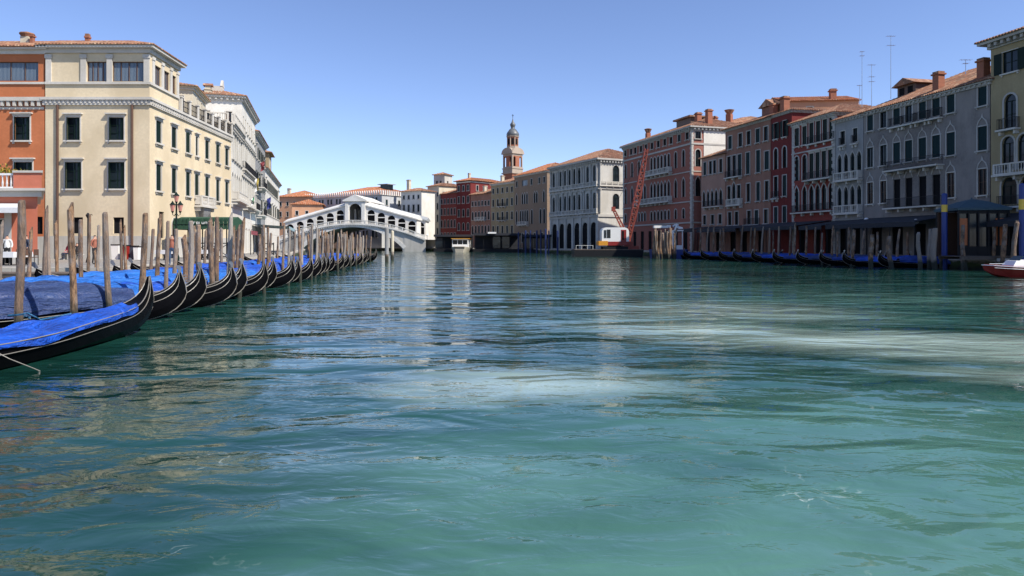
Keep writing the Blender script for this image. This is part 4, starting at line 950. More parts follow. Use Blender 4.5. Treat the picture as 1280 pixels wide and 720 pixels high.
def gondola_meshes():
    M['irong'] = plain('dark_polished_iron', (.24,.24,.26), .3, .8)
    mb = MB(); rs = []
    for (x, z, w_), (kx, kz) in zip(TOP, KEEL):
        def P(f, k): return (kx+(x-kx)*f, w_*k, kz+(z-kz)*f)
        rs.append([P(0,.0), P(.08,.45), P(.35,.80), P(.75,.97), P(1,1.0), P(1,.90) , P(1,-.90), P(1,-1.0), P(.75,-.97), P(.35,-.80), P(.08,-.45)])
    mb.rings(rs); hull = mb.mesh('hull', [M['lacq']])
    mb = MB()
    for s in (-1,1):
        for f, k, rad in ((1.0,1.01,.012),(.74,1.0,.009)):
            pts = [(kx+(x-kx)*f, s*(w_*k*(1 if f == 1 else .985)+.006), kz+(z-kz)*f+(.012 if f == 1 else 0)) for (x,z,w_),(kx,kz) in zip(TOP,KEEL)]
            mb.tube(pts[1:], rad, 5)
    pts = [(kx+.01,0,kz) for kx,kz in KEEL[24:]]; mb.tube(pts, .016, 5)
    line = mb.mesh('gunwale_line', [M['linegrey']])
    # prow iron: curved blade with teeth
    mb = MB(); bl = [(4.98,1.28),(4.96,1.40),(4.90,1.46),(4.93,1.52),(5.02,1.52),(5.06,1.44),(5.05,1.33),(5.15,1.1),(5.225,.72),(5.20,.72),(5.11,1.1)]
    sc_ = bl
    mb.ext(sc_, -.012, .012)
    for i in range(5): mb.box(5.10+.02*(4-i),5.20+.015*(4-i),-.008,.008,.92+i*.075,.945+i*.075)
    iron = mb.mesh('prow_iron', [M['irong']])
    mb = MB(); mb.ext([(-5.36,1.15),(-5.5,1.28),(-5.48,1.42),(-5.38,1.40),(-5.28,1.2)], -.012, .012); stern = mb.mesh('stern_iron', [M['irong']])
    covers = []
    for v in range(5):
        q = random.Random(20+v); mb = MB(); rs = []; nx = 44; x0, x1 = -4.3, (4.1,3.5,3.9,3.6,3.7)[v]
        for i in range(nx+1):
            x = x0+(x1-x0)*i/nx
            j = max(k for k in range(len(TOP)) if TOP[k][0] <= x); a, c = TOP[j], TOP[min(j+1,len(TOP)-1)]; f = (x-a[0])/(c[0]-a[0])
            z = a[1]+(c[1]-a[1])*f; w_ = a[2]+(c[2]-a[2])*f
            hump = (.05,.28,.20,.24,.40)[v]*math.exp(-((x+.9-(.8 if v == 4 else 0))/(1.6 if v < 4 else 3.0))**2) + .10*math.exp(-((x-2.2)/.8)**2)*(v % 2) + .06*(v > 0) + (.24 if v else .02)*min(1, max(0, (3.9-abs(x))/1.2))
            rg = []
            skirt = .10+.06*noise.noise(Vector((x*.9, v*7.1, 0)))
            for k in range(15):
                t_ = -1+2*k/14
                if v == 0: t_ = -1+1.35*k/14
                if abs(t_) > .86 and not (v == 0 and t_ > 0): y = math.copysign(w_+.03, t_); zz = z-skirt*(abs(t_)-.86)/.14
                else:
                    tt = t_/.86; y = tt*(w_+.025); zz = z+.025+hump*(1-abs(tt)**2.4)
                nn = noise.noise(Vector((x*1.7+v*9, y*3.2, v*3.0)))*.08 + abs(noise.noise(Vector((x*.8+y*2.2+v, y*.8-x*.6, v*5.0))))*.20
                rg.append((x, y, zz+nn*(1 if abs(t_) < .8 else .3)))
            rs.append(rg)
        mb.rings(rs, cap=False, closed=False); covers.append(mb.mesh('cover', [M['tarp_blue']], True))
    # mooring fender and small forcola post
    return hull, line, iron, stern, covers
GH, GL, GI, GS, GCV = gondola_meshes()
def gondola(name, label, tip, rz, tarp_m, v=0, group=None, roll=0, scale=1.0):
    dx, dy = math.cos(rz), math.sin(rz); L = 5.16*scale
    r = thing(name, label, 'gondola', (tip[0]-dx*L, tip[1]-dy*L, 0), rz, group); r.rotation_euler[0] = roll; r.scale = (scale,)*3
    place(GH, 'hull', r); place(GL, 'gunwale_line', r); (None if v == 0 and 'nearest' in label else place(GI, 'prow_iron', r)); place(GS, 'stern_iron', r)
    c = place(GCV[v], 'cover', r)
    if tarp_m != 'tarp_blue': c.material_slots[0].link = 'OBJECT'; c.material_slots[0].material = M[tarp_m]
    return r
LD = [19.6,21.5,23.7,26.1,28.0,30.7,33.4,35.8,38.3,41.2,44.3,46.9,49.9,53.2,56.8,61,65.5,70.5,76,82]
tm = ['tarp_navy','tarp_azure','tarp_blue','tarp_azure','tarp_navy','tarp_azure','tarp_azure','tarp_blue','tarp_azure','tarp_blue','tarp_blue','tarp_azure','tarp_blue','tarp_blue','tarp_navy','tarp_blue','tarp_blue','tarp_blue','tarp_navy','tarp_blue']
ORD = 'first second third fourth fifth sixth seventh eighth ninth tenth eleventh twelfth thirteenth fourteenth fifteenth sixteenth seventeenth eighteenth nineteenth twentieth'.split()
def ordn(n):
    tens = ['','','twenty','thirty','forty','fifty','sixty','seventy','eighty','ninety']
    if n <= 20: return ORD[n-1]
    return (tens[n//10]+('ieth' if n % 10 == 0 else '-'+ORD[n%10-1])).replace('yieth','ieth')
gondola('gondola', 'nearest black gondola with bright blue cover, hull sweeping across the left edge', (-8.85,16.8), R(88), 'tarp_blue', 0, 'gondolas moored along the left bank')
tname = {'tarp_navy':'dark navy','tarp_azure':'light azure blue','tarp_blue':'bright blue'}
prng = random.Random(4)
for i, D in enumerate(LD):
    X = -7.0-.115*D
    lab = f'{ordn(i+2)} gondola of the left bank row counting from the nearest, {tname[tm[i]]} cover'
    gondola('gondola', lab, (X+prng.uniform(-.25,.25), D), R(50+prng.uniform(-3,3)), tm[i], 4 if i == 0 else i % 4, 'gondolas moored along the left bank', R(prng.uniform(-3,3)), prng.uniform(.97,1.03))
# boats against the quay behind the first row
for i, (x, D, a, tmm, lab) in enumerate([(-16.6,27.5,30,'tarp_blue','gondola lying behind the first row at left, flat bright blue cover'),(-14.8,31.5,25,'tarp_azure','gondola half hidden behind the front row beside the wooden dock')]):
    pass
# right bank gondolas, prows pointing left
RG = [(23.6,103),(24.6,98),(25.7,93),(26.8,88.5),(27.5,85),(28.4,81),(29.4,77),(30.4,73),(31.3,69.5),(32.2,66.5)]
for i, (x, D) in enumerate(RG):
    gondola('gondola', f'{ordn(i+1)} gondola from the left in the shaded right bank row, blue cover', (x, D), R(142+prng.uniform(-5,5)), ['tarp_blue_shade','tarp_blue','tarp_blue_shade','tarp_navy'][i % 4], 2, 'gondolas moored along the right bank')
gondola('gondola', 'gondola moored almost parallel to the right quay, long blue cover beside the blue post', (33.0,61.5), R(172), 'tarp_blue_shade', 1, 'gondolas moored along the right bank', 0)
gondola('gondola', 'gondola with dark blue cover right behind the thick posts near the blue mooring post', (35.2,64.5), R(170), 'tarp_navy', 3, 'gondolas moored along the right bank', 0)

# ---------------------------------------------------------------- mooring poles
def pole_mesh(v):
    q = random.Random(100+v); mb = MB(); n = 11; pts = []; rad = []
    bx, by = q.uniform(-.12,.12), q.uniform(-.12,.12); ph = q.uniform(0,6)
    H_ = 5.2
    for i in range(n):
        t_ = i/(n-1); z = -2.2+H_*t_
        pts.append((bx*math.sin(t_*3+ph)+.03*math.sin(t_*9+ph), by*math.sin(t_*2.6+ph*2)+.03*math.cos(t_*8), z)); rad.append((.125-.035*t_)*(1+q.uniform(-.09,.09)))
    rs = []; m_ = 9
    for p, r_ in zip(pts, rad): rs.append([(p[0]+r_*math.cos(2*math.pi*k/m_)*(1+.10*noise.noise(Vector((k*1.3,p[2]*1.7,v)))), p[1]+r_*math.sin(2*math.pi*k/m_)*(1+.10*noise.noise(Vector((k*1.7,p[2]*1.5,v+9)))), p[2]) for k in range(m_)])
    p = pts[-1]; r_ = rad[-1]; kk = q.random()
    rs.append([(p[0]+r_*.7*math.cos(2*math.pi*k/m_)+.02, p[1]+r_*.7*math.sin(2*math.pi*k/m_), p[2]+.05+(.14 if kk > .5 and k < 4 else 0)) for k in range(m_)])
    mb.rings(rs)
    return mb.mesh('mooring_pole', [M['bark']], False)
PM = [pole_mesh(v) for v in range(12)]
poles_l, poles_r = [], []
def pole(x, D, top, width=.21, lean=(0,0), side='l', v=None, label=None):
    o = place(PM[prng.randrange(12) if v is None else v], 'mooring_pole', None, (x, D, 0), prng.uniform(0,6.28))
    s = width/.235; zt = top/3.05
    o.scale = (s, s, zt); o.rotation_euler = (R(lean[1]), R(lean[0]), prng.uniform(0,6.28)*0)
    o['category'] = 'mooring pole'
    (poles_l if side == 'l' else poles_r).append((x, D, o))
    if label: o['label'] = label
    return o
def polep(xp, D, ytop, wpx, lean=(0,0), label=None, side='l'): return pole(px(xp,D), D, pz(ytop,D), wpx*D/F*.93, lean, side, label=label)
for a in [(27,13.6,250,12,(0,0),'thickest weathered mooring pole beside the nearest gondola at far left'),(90,15.6,260,10,(-.5,0),'grey split-topped mooring pole behind the navy boat cover'),(137,17.6,265,9,(-1.6,0),'slightly bent mooring pole left of the pole at the nearest prow'),
          (177,19.0,266,9.5,(0,0),'straight brown mooring pole touching the nearest gondola prow')]: polep(*a)
for a in [(1,22,280,6),(57,24,262,6.5,(-1,0)),(63.5,25,276,5,(-2,0)),(70,31,279,5),(102,23,274,6.5),(110,33,268,4.5),(124,30,281,4.5),(153,27,278,4.5,(-3,0)),(160,27,285,4.5,(-4.5,0)),(36,21,288,6),(118,34,314,4),
          (133,33,315,6),(190,30,286,5,(1.5,0)),(198,24.5,272,6.5),(207,21.5,276,6),(229,24,297,9),(237,23.0,276,8),(249,31,285,5),(263,24.6,276,8),(268,33,290,5),(285,26.8,270,7),(290,36,285,5),(297,34,284,5),(243,38,282,4.5),(255,40,288,4.5),(276,42,287,4)]: polep(*a)
for i, D in enumerate(LD[4:]):
    X = -7.0-.115*D
    for k, s in enumerate((1.2,3.0,5.0,7.2)):
        if prng.random() < ((.97,.85,.5,.25)[k] if D < 45 else (.97,.95,.9,.7)[k]):
            jx, jy = prng.uniform(-.35,.35), prng.uniform(-.3,.3)
            pole(X-.64*s+.62+jx*.5, D-.77*s-.5+jy*.5, prng.uniform(2.5,3.3), prng.uniform(.15,.22), (prng.uniform(-1.2,1.2), prng.uniform(-1,1)))
for i in range(22):
    D = 56+i*1.35+prng.uniform(-.5,.5); s = prng.uniform(1,5)
    pole(-7.0-.115*D-.64*s+.6, D-.77*s-.5, prng.uniform(2.7,3.4), prng.uniform(.17,.24), (prng.uniform(-1.2,1.2), 0))
for xp, D, y, w_ in [(866,101,284,3),(875,99,285,3),(884,97,285,3),(893,95,284,3),(901,94,287,2.6),(903.5,96,285,2.6),(927,90,284,3),(938,88,284,2.6),(943,87,285,3),(952,84,285,2.8),(961,83,285,3),(966,86,288,2.6),(973,80,283,3),(987,78,283,3),(992,76,279,3.4),(1007,75,282,3.4),(1020,77,284,3),(1028,71,291,3),(1040,73,284,3.4),(1046,70,290,3),
                     (1060,70,284,4),(1066,66,287,5),(1078,70,290,4),(1088,60,293,7),(1096,66,290,4),(1113,59,295,7),(1122,64,288,4),(1136,66,290,4),(1148,58,292,6),(1160,60,286,6),(1170,58,285,8),(1193,62,285,5),(1206,56,281,6),(1214,66,283,4),(1241,58,280,5),(1252,55,280,7),(1266,52,278,7)]:
    polep(xp, D, y, w_, (prng.uniform(-1,1),0), None, 'r')
for P, txt in ((poles_l, 'left'), (poles_r, 'right')):
    P.sort(key=lambda a: a[0]/a[1])
    for i, (x, D, o) in enumerate(P):
        o['group'] = f'mooring poles along the {txt} bank'
        if 'label' not in o.keys(): o['label'] = f'weathered timber mooring pole, {ordn(i+1) if i < 99 else "one hundred and "+ordn(i-99) if i > 99 else "hundredth"} from the left on the {txt} bank'
# smooth posts
def post(name, label, cat, xp, D, ytop, r0, mats, bands, group=None):
    o = MB(); z = pz(ytop, D); zs = [-2.5] + [b for b in bands] + [z]
    for i in range(len(zs)-1): o.lathe([(r0*(1 if i % 2 == 0 else 1.06), zs[i]),(r0*(1 if i % 2 == 0 else 1.06), zs[i+1])], 12, (0,0,0), i)
    o.lathe([(r0,z),(r0*.9,z+.12),(0.02,z+.2)], 12, (0,0,0), len(zs)-2)
    return tag(o.obj(name, mats, None, (px(xp,D), D, 0)), label, cat, group)
post('painted_post', 'white-topped mooring post standing at the end of the gondola row', 'mooring post', 483.5, 80, 286, .22, [M['bark'], M['greystone']], [.9])
post('painted_post', 'thinner pale post right of the white-topped mooring post', 'mooring post', 490.5, 88, 290, .19, [M['bark'], M['cream2']], [1.1])
post('painted_post', 'thick blue mooring post with a gold band beside the red-brown pavilion', 'mooring post', 1180.5, 59, 244, .22, [M['bluep'], M['gold'], M['bluep']], [pz(265,59), pz(256,59)], 'blue mooring posts with gold bands')
post('painted_post', 'blue mooring post with a gold band at the right edge behind the red boat', 'mooring post', 1277.5, 52, 232, .20, [M['bluep'], M['gold'], M['bluep']], [pz(262,52), pz(249,52)], 'blue mooring posts with gold bands')
for i, (xp, D, y) in enumerate([(657,160,289),(663,158,289),(671,162,289),(676,160,288),(682,156,287),(686,157,289),(697,150,289),(648,166,291)]):
    post('blue_post', f'thin blue mooring post, {ordn(sorted((657,663,671,676,682,686,697,648)).index(xp)+1)} from the left before the arcaded palace', 'mooring post', xp, D, y, .15 if i % 2 else .2, [M['bluedk']], [], 'blue posts by the landing stage')
# ---------------------------------------------------------------- docks and landing stages
def dock(name, label, x0, x1, y0, y1, z=.95, rz=0):
    r = thing(name, label, 'dock', ((x0+x1)/2, (y0+y1)/2, 0), rz); a, c = (x1-x0)/2, (y1-y0)/2
    mb = MB(); n = max(3, int(2*a/.22))
    for i in range(n): x = -a+2*a*i/n; mb.box(x+.006, x+2*a/n-.006, -c, c, z-.05, z)
    mb.obj('planks', M['deckwood'], r)
    mb = MB()
    for y in (-c+.1, c-.1): mb.box(-a, a, y-.08, y+.08, z-.28, z-.052)
    mb.obj('beam', M['deckwood'], r)
    k = max(2, int(2*a/2.2)+1)
    for i in range(k):
        for y in (-c+.1, c-.1): mb = MB(); mb.tube([(0,0,-3.4),(0,0,z-.285)], .13, 8); mb.obj('pile', M['bark'], r, (-a+.2+(2*a-.4)*i/(k-1), y, 0))
    return r
dock('wooden_dock', 'dark timber dock running out from the left quay behind the gondola covers', -25.5, -16.5, 28.0, 29.6, .9)
dock('wooden_dock', 'short raised timber landing behind the bent mooring poles', -20.5, -15.6, 31.2, 32.6, .82)
dock('wooden_dock', 'long timber gangway between the moored gondolas and the left quay', -19.6, -18.2, 36, 50, .9)
dock('wooden_dock', 'timber jetty in front of the pavilion with the domed awning', 36.5, 42.5, 55.5, 58.5, 1.1)
dock('wooden_dock', 'far timber jetty at the end of the left gondola row', -22.5, -17, 82, 84, .9)
# gondola station hut roofs: landing stage of the water buses
def landing(label, x0, x1, y, seed, zt=4.6):
    r = thing('landing_stage', label, 'landing stage', ((x0+x1)/2, y, 0), 0, 'floating landing stages'); a = (x1-x0)/2
    mb = MB(); mb.box(-a,a,-2.2,2.2,-.4,.75); mb.obj('pontoon', M['iron'], r)
    mb = MB(); mb.box(-a+.2,a-.2,-2.4,2.4,zt-.35,zt,0); mb.box(-a+.1,a-.1,-2.5,-2.41,zt-.55,zt+.05,0); mb.obj('roof', M['awnd'], r)
    mb = MB(); q = random.Random(seed); n = int(2*a/2.4)
    for i in range(n+1):
        x = -a+.4+(2*a-.8)*i/n
        for y in (-2.04, 2.04): mb = MB(); mb.box(x-.06,x+.06,y-.06,y+.06,.75,zt-.35); mb.obj('post', M['iron'], r)
    mb = MB(); mb.box(-a+.3,a-.3,1.9,1.96,.76,zt-.36); mb.obj('rear_wall', M['awnd'], r)
    mb = MB()
    for i in range(n):
        x = -a+.5+(2*a-.8)*i/n
        if q.random() < .6: mb = MB(); mb.box(x,x+1.9,-1.95,-1.9,1.0,zt-.9); mb.obj('glass_panel', M['glass'], r)
    mb = MB(); mb.box(-a,a,-2.2,-2.16,1.75,1.8); mb.box(-a,a,-2.2,-2.16,1.3,1.33); mb.obj('railing', M['iron'], r)
    return r
landing('dark flat-roofed landing stage left part, beside the moored water bus', px(543,186), px(592,186), 186, 1)
landing('dark flat-roofed landing stage under the ochre and tan houses', px(592,183), px(652,180), 182, 2, 4.9)
landing('smaller landing stage with blue posts before the tan palace', px(652,172), px(690,168), 171, 3, 4.4)
mb = MB(); mb.box(-1.1,1.1,-.1,.1,-.22,.22); tag(mb.obj('sign_board', M['whitep'], None, (px(615,179), 179.3, pz(291,179.3))), 'small blank white sign board on the landing stage roof', 'sign')
# water bus seen end-on
def waterbus():
    D = 180; r = thing('water_bus', 'cream and white water bus moored by the landing stage', 'boat', (px(577,D), D, 0), 0)
    rs = []
    for y, w_, zt in ((-8,1.2,1.5),(-7,1.9,1.35),(-4,2.3,1.2),(6,2.3,1.2),(9,1.7,1.3)): rs.append([(-w_*.75,y,-.3),(w_*.75,y,-.3),(w_,y,zt),(-w_,y,zt)])
    mb = MB(); mb.rings(rs); mb.obj('hull', plain('cream_boat_paint', (.42,.38,.30), .6), r)
    mb = MB(); mb.box(-2.0,2.0,-5.5,7,1.2,2.0); mb.box(-2.0,2.0,-5.5,7,3.1,3.4)
    for x in (-2.0,-.7,.6,1.88): mb.box(x,x+.12,-5.5,-5.3,2.0,3.1)
    for y in ev(-4,6.8,6):
        for x in (-2.0,1.88): mb.box(x,x+.12,y,y+.12,2.0,3.1)
    mb.obj('cabin', M['whitep'], r)
    mb = MB(); mb.box(-1.85,1.85,-5.3,6.8,2.0,3.1); mb.obj('cabin_window', M['glass'], r)
    mb = MB(); mb.box(-2.25,2.25,-6,7.4,3.4,3.55); mb.obj('roof', M['yel'], r)
    mb = MB(); mb.box(-1.3,1.3,-8.05,-7.5,1.0,1.3); mb.obj('bow_bumper', M['iron'], r)
waterbus()
# ---------------------------------------------------------------- crane barge
def lattice(mb, p0, p1, w0, w1, n, r_=.06):
    p0, p1 = Vector(p0), Vector(p1); d = (p1-p0).normalized(); u = Vector((0,1,0)); v = d.cross(u).normalized()
    def C(t_, i):
        w_ = (w0+(w1-w0)*t_)/2; return p0+(p1-p0)*t_ + u*w_*(1 if i in (0,1) else -1) + v*w_*(1 if i in (0,3) else -1)
    for i in range(4): mb.tube([C(0,i), C(1,i)], r_*1.3, 5)
    for k in range(n):
        for i in range(4):
            j = (i+1) % 4; mb.tube([C(k/n,i), C((k+1)/n,j)], r_*.7, 4); mb.tube([C(k/n,i), C(k/n,j)], r_*.7, 4)
def crane():
    D = 116; X = lambda x: px(x, D)-px(760, D)
    r = thing('crane_barge', 'flat dark work barge carrying the red crane before the palaces', 'barge', (px(760,D), D, 0), 0)
    mb = MB(); a, c = X(717), X(801); mb.rings([[(a-.2,-2.6,1.1),(c,-2.6,1.1),(c,2.6,1.1),(a-.2,2.6,1.1)],[(a,-2.6,-.4),(c-.3,-2.6,-.4),(c-.3,2.6,-.4),(a,2.6,-.4)]][::-1]); mb.obj('hull', M['iron'], r)
    mb = MB(); mb.box(a,c-.1,-2.5,2.5,1.1,1.22); mb.obj('deck', M['deckwood'], r)
    mb = MB()
    for x in ev(a+.2,a+3,4): mb.tube([(x,-2.4,1.2),(x,-2.4,1.9)], .03, 5)
    mb.tube([(a+.2,-2.4,1.85),(a+3,-2.4,1.85)], .025, 5); mb.obj('railing', M['whitep'], r)
    t_ = thing('lattice_crane', 'red lattice-boom crane with a rounded white cab on the barge', 'crane', (px(768,D), D, 1.22), 0)
    Xc = lambda x: px(x, D)-px(768, D); Z = lambda y: pz(y, D)-1.22
    # rounded white machine house
    x0, x1, z0, z1 = Xc(751), Xc(784.5), Z(302), Z(284.5); rr_ = .75
    prof = [(x0,z0),(x1,z0)]+[(x1-rr_+rr_*math.cos(R(k)), z1-rr_+rr_*math.sin(R(k))) for k in (0,22,45,67,90)]+[(x0+rr_+rr_*math.cos(R(k)), z1-rr_+rr_*math.sin(R(k))) for k in (90,112,135,157,180)]
    mb = MB(); mb.ext(prof, -1.4, 1.4); ho = mb.obj('machine_house', M['whitep'], t_)
    mb = MB(); mb.box(x0+.35,x0+.75,-1.43,-1.37,z0+.6,z1-.45); mb.box(x0+.85,x0+1.45,-1.43,-1.37,z0+.6,z1-.35); mb.obj('window', M['glass'], ho)
    mb = MB(); mb.box(x1-1.35,x1-.45,-1.43,-1.37,z0-.2,z1-.4); mb.obj('cab_door', M['redp'], ho)
    mb = MB(); mb.box(x1-1.2,x1-.85,-1.46,-1.40,z0+.3,z1-.6); mb.obj('door_opening', M['dark'], ho)
    mb = MB(); mb.box(x0,x1+.003,-1.46,1.46,z0-.65,z0-.002); mb.obj('skirt', M['redp'], t_)
    mb = MB(); mb.box(x0-.55,x0+1.0,-1.5,1.5,z0-.65,z0+.1); mb.box(x0-.65,x0-.55,-1.3,1.3,z0-.55,z0); mb.obj('counterweight', M['yel'], t_)
    mb = MB(); mb.lathe([(1.2,.3),(1.2,z0-.66)], 16, ((x0+x1)/2,0,0)); mb.box(x0+.2,x1-.2,-1.7,-1.1,0,.45); mb.box(x0+.2,x1-.2,1.1,1.7,0,.45); mb.obj('undercarriage', M['iron'], t_)
    mb = MB(); mb.box(Xc(778),Xc(797),-1.2,1.2,.0,.55); mb.box(Xc(781),Xc(790),-.8,.8,.55,1.3); mb.obj('boom_foot', M['crane'], t_)
    mb = MB(); lattice(mb, (Xc(783.5),0,.8), (Xc(797),0,Z(245)), .6, 1.0, 8, .075); lattice(mb, (Xc(797),0,Z(245)), (Xc(808),0,Z(186)), 1.0, .45, 8, .07); mb.obj('boom', M['crane'], t_)
    mb = MB(); lattice(mb, (Xc(779),0,z1-.2), (Xc(767),0,Z(262)), .5, .35, 5, .06); mb.box(Xc(764.5),Xc(769),-.25,.25,Z(264),Z(258.5)); mb.obj('mast', M['crane'], t_)
    mb = MB(); mb.tube([(Xc(767),0,Z(260)),(Xc(808),0,Z(185))], .025, 4); mb.tube([(Xc(808.5),0,Z(186)),(Xc(808.5),0,Z(196))], .02, 4); mb.lathe([(.22,-.3),(.25,0),(.1,.15)], 8, (Xc(808.5),0,Z(197))); mb.obj('cable', M['iron'], t_)
crane()
# dense pile cluster with a work boat's boom above it
q = random.Random(11); k = 0
for i in range(17):
    xp = 816+i*1.75+q.uniform(-.6,.6); D = 98+q.uniform(-1.5,1.5)
    polep(xp, D, 286+q.uniform(-2,6)+(4 if i % 3 == 0 else 0), q.uniform(2.4,3.6), (q.uniform(-2,2),0), None, 'c'); 
for P in (poles_r,):
    cl = [a for a in P if 'label' not in a[2].keys()]
    cl.sort(key=lambda a: a[0]/a[1])
    for i, (x, D, o) in enumerate(cl): o['label'] = f'pile in the dense cluster right of the crane, {ordn(i+1)} from the left'; o['group'] = 'clustered piles by the work boat'
def workboat():
    D = 103; X = lambda x: px(x,D)-px(838,D); Z = lambda y: pz(y,D)
    r = thing('work_boat', 'white cabin work boat with a jointed loading arm behind the pile cluster', 'boat', (px(838,D), D, 0), 0)
    mb = MB(); mb.rings([[(X(815)*k_,y,-.3),(X(856)*k_,y,-.3),(X(858)*k_,y,1.3),(X(813)*k_,y,1.3)] for y, k_ in ((-1.9,.8),(-1.2,1),(1.2,1),(1.9,.8))]); mb.obj('hull', M['bluep'], r)
    mb = MB(); mb.box(X(837),X(841),-.8,.8,1.3,Z(288)); mb.box(X(843),X(852),-.8,.8,1.3,1.9)
    for x in (843,851): mb.box(X(x),X(x)+.12,-.8,-.6,1.9,Z(289))
    mb.box(X(842.5),X(852.5),-.9,.9,Z(289),Z(287.5)); mb.obj('cabin', M['whitep'], r)
    mb = MB(); mb.box(X(817),X(834),-.5,.5,Z(285),Z(282)); mb.box(X(834),X(838),-.35,.35,Z(284.5),Z(281.5)); mb.obj('folded_arm', M['whitep'], r)
    mb = MB(); mb.tube([(X(842),0,Z(296)),(X(845),0,Z(285)),(X(847),0,Z(280))], .22, 6); mb.tube([(X(841),0,Z(283)),(X(844),0,Z(281)),(X(848),0,Z(284)),(X(852),0,Z(285))], .16, 6); mb.box(X(848),X(853),-.3,.3,Z(286),Z(284)); mb.obj('loading_arm', M['whitep'], r)
workboat()
# red motor boat at the right edge
def motorboat():
    D = 43.5; r = thing('motor_boat', 'red motorboat with white deck and small windscreen at the right edge', 'boat', (px(1228,D), D, 0), R(-4))
    st = [(0,.03,.75,.35),(.5,.38,.72,.1),(1.4,.78,.66,-.1),(3,1.02,.60,-.15),(5.5,1.05,.58,-.15),(6.3,.98,.58,-.1)]
    mb = MB(); mb.rings([[(x+.25*(1-min(x,1)),0,kz),(x+.1,w_*.6,kz+.08),(x,w_,zt),(x,-w_,zt),(x+.1,-w_*.6,kz+.08)] for x,w_,zt,kz in st]); mb.obj('hull', M['redp'], r)
    mb = MB(); mb.rings([[(x-.04,w_+.03,zt+.002),(x-.04,-w_-.03,zt+.002),(x-.04,-w_-.02,zt+.05),(x-.04,w_+.02,zt+.05)] for x,w_,zt,kz in st]); mb.obj('deck', M['whitep'], r)
    mb = MB(); mb.rings([[(x+.1,max(w_-.1,.01),zt+.04),(x+.1,-max(w_-.1,.01),zt+.04),(x+.1,-max(w_-.12,.008),zt+.07),(x+.1,max(w_-.12,.008),zt+.07)] for x,w_,zt,kz in st]); mb.obj('cockpit_floor', M['redp'], r)
    mb = MB(); mb.rings([[(1.5,-.6,.7),(2.9,-.7,.7),(2.9,.7,.7),(1.5,.6,.7)],[(1.75,-.5,1.05),(2.8,-.6,1.10),(2.8,.6,1.10),(1.75,.5,1.05)]]); mb.obj('cabin', M['whitep'], r)
    mb = MB(); mb.rings([[(1.9,-.5,1.06),(1.95,-.5,1.06),(1.95,.5,1.06),(1.9,.5,1.06)],[(2.2,-.45,1.35),(2.24,-.45,1.35),(2.24,.45,1.35),(2.2,.45,1.35)]]); mb.obj('windscreen', M['glass'], r)
    mb = MB(); mb.box(3.3,4.3,-.5,.5,.7,.95); mb.box(4.1,4.35,-.5,.5,.95,1.3); mb.obj('seat', M['redp'], r)
    mb = MB(); mb.tube([(.3,-.2,.84),(1.0,-.55,.86)], .02, 5); mb.tube([(x_, -w_-.035, zt-.12) for x_, w_, zt, kz in st[1:]], .02, 5); mb.obj('rail', M['whitep'], r)
motorboat()

# ---------------------------------------------------------------- right bank canopies and pavilion
def canopy(label, A, B, dep, z0, z1, mat, group='dark canopies over the right bank quay'):
    A, B = Vector(A), Vector(B); d = B-A; L = d.length; r = thing('canopy', label, 'canopy', (A.x, A.y, 0), math.atan2(d.y, d.x), group)
    mb = MB(); mb.q([(0,-.1,z1),(L,-.1,z1),(L,-dep,z0),(0,-dep,z0)]); mb.q([(0,-.1,z1-.05),(0,-dep,z0-.05),(L,-dep,z0-.05),(L,-.1,z1-.05)])
    mb.box(0,L,-dep-.02,-dep+.02,z0-.45,z0+.01); mb.obj('cloth', M[mat], r)
    n = max(2, int(L/3)+1)
    for i in range(n): mb = MB(); mb.tube([(0,0,QZ),(0,0,z0-.06)], .045, 6); mb.obj('post', M['iron'], r, (.15+(L-.3)*i/(n-1), -dep+.1, 0))
    return r
canopy('dark quay canopy under the low pink house', pB(18.2), pB(11.8), 5.2, 4.4, 4.9, 'awnd')
canopy('dark quay canopy under the peeling brown-pink house', pB(11.0), pB(.6), 5.2, 4.3, 4.9, 'awnd')
canopy('dark red quay canopy under the brick-red house', pA(33.5), pA(21.2), 5.2, 4.3, 5.0, 'awnd')
canopy('dark quay canopy under the narrow grey palace', pA(20.5), pA(16.4), 5.2, 4.2, 4.9, 'awnd')
canopy('long dark quay canopy under the wide grey house', pA(15.7), pA(3.0), 5.2, 4.2, 5.0, 'awnd')
canopy('dark quay canopy under the ochre house at the right edge', pA(-2.0), pA(-13), 3.6, 4.0, 4.8, 'awnd')
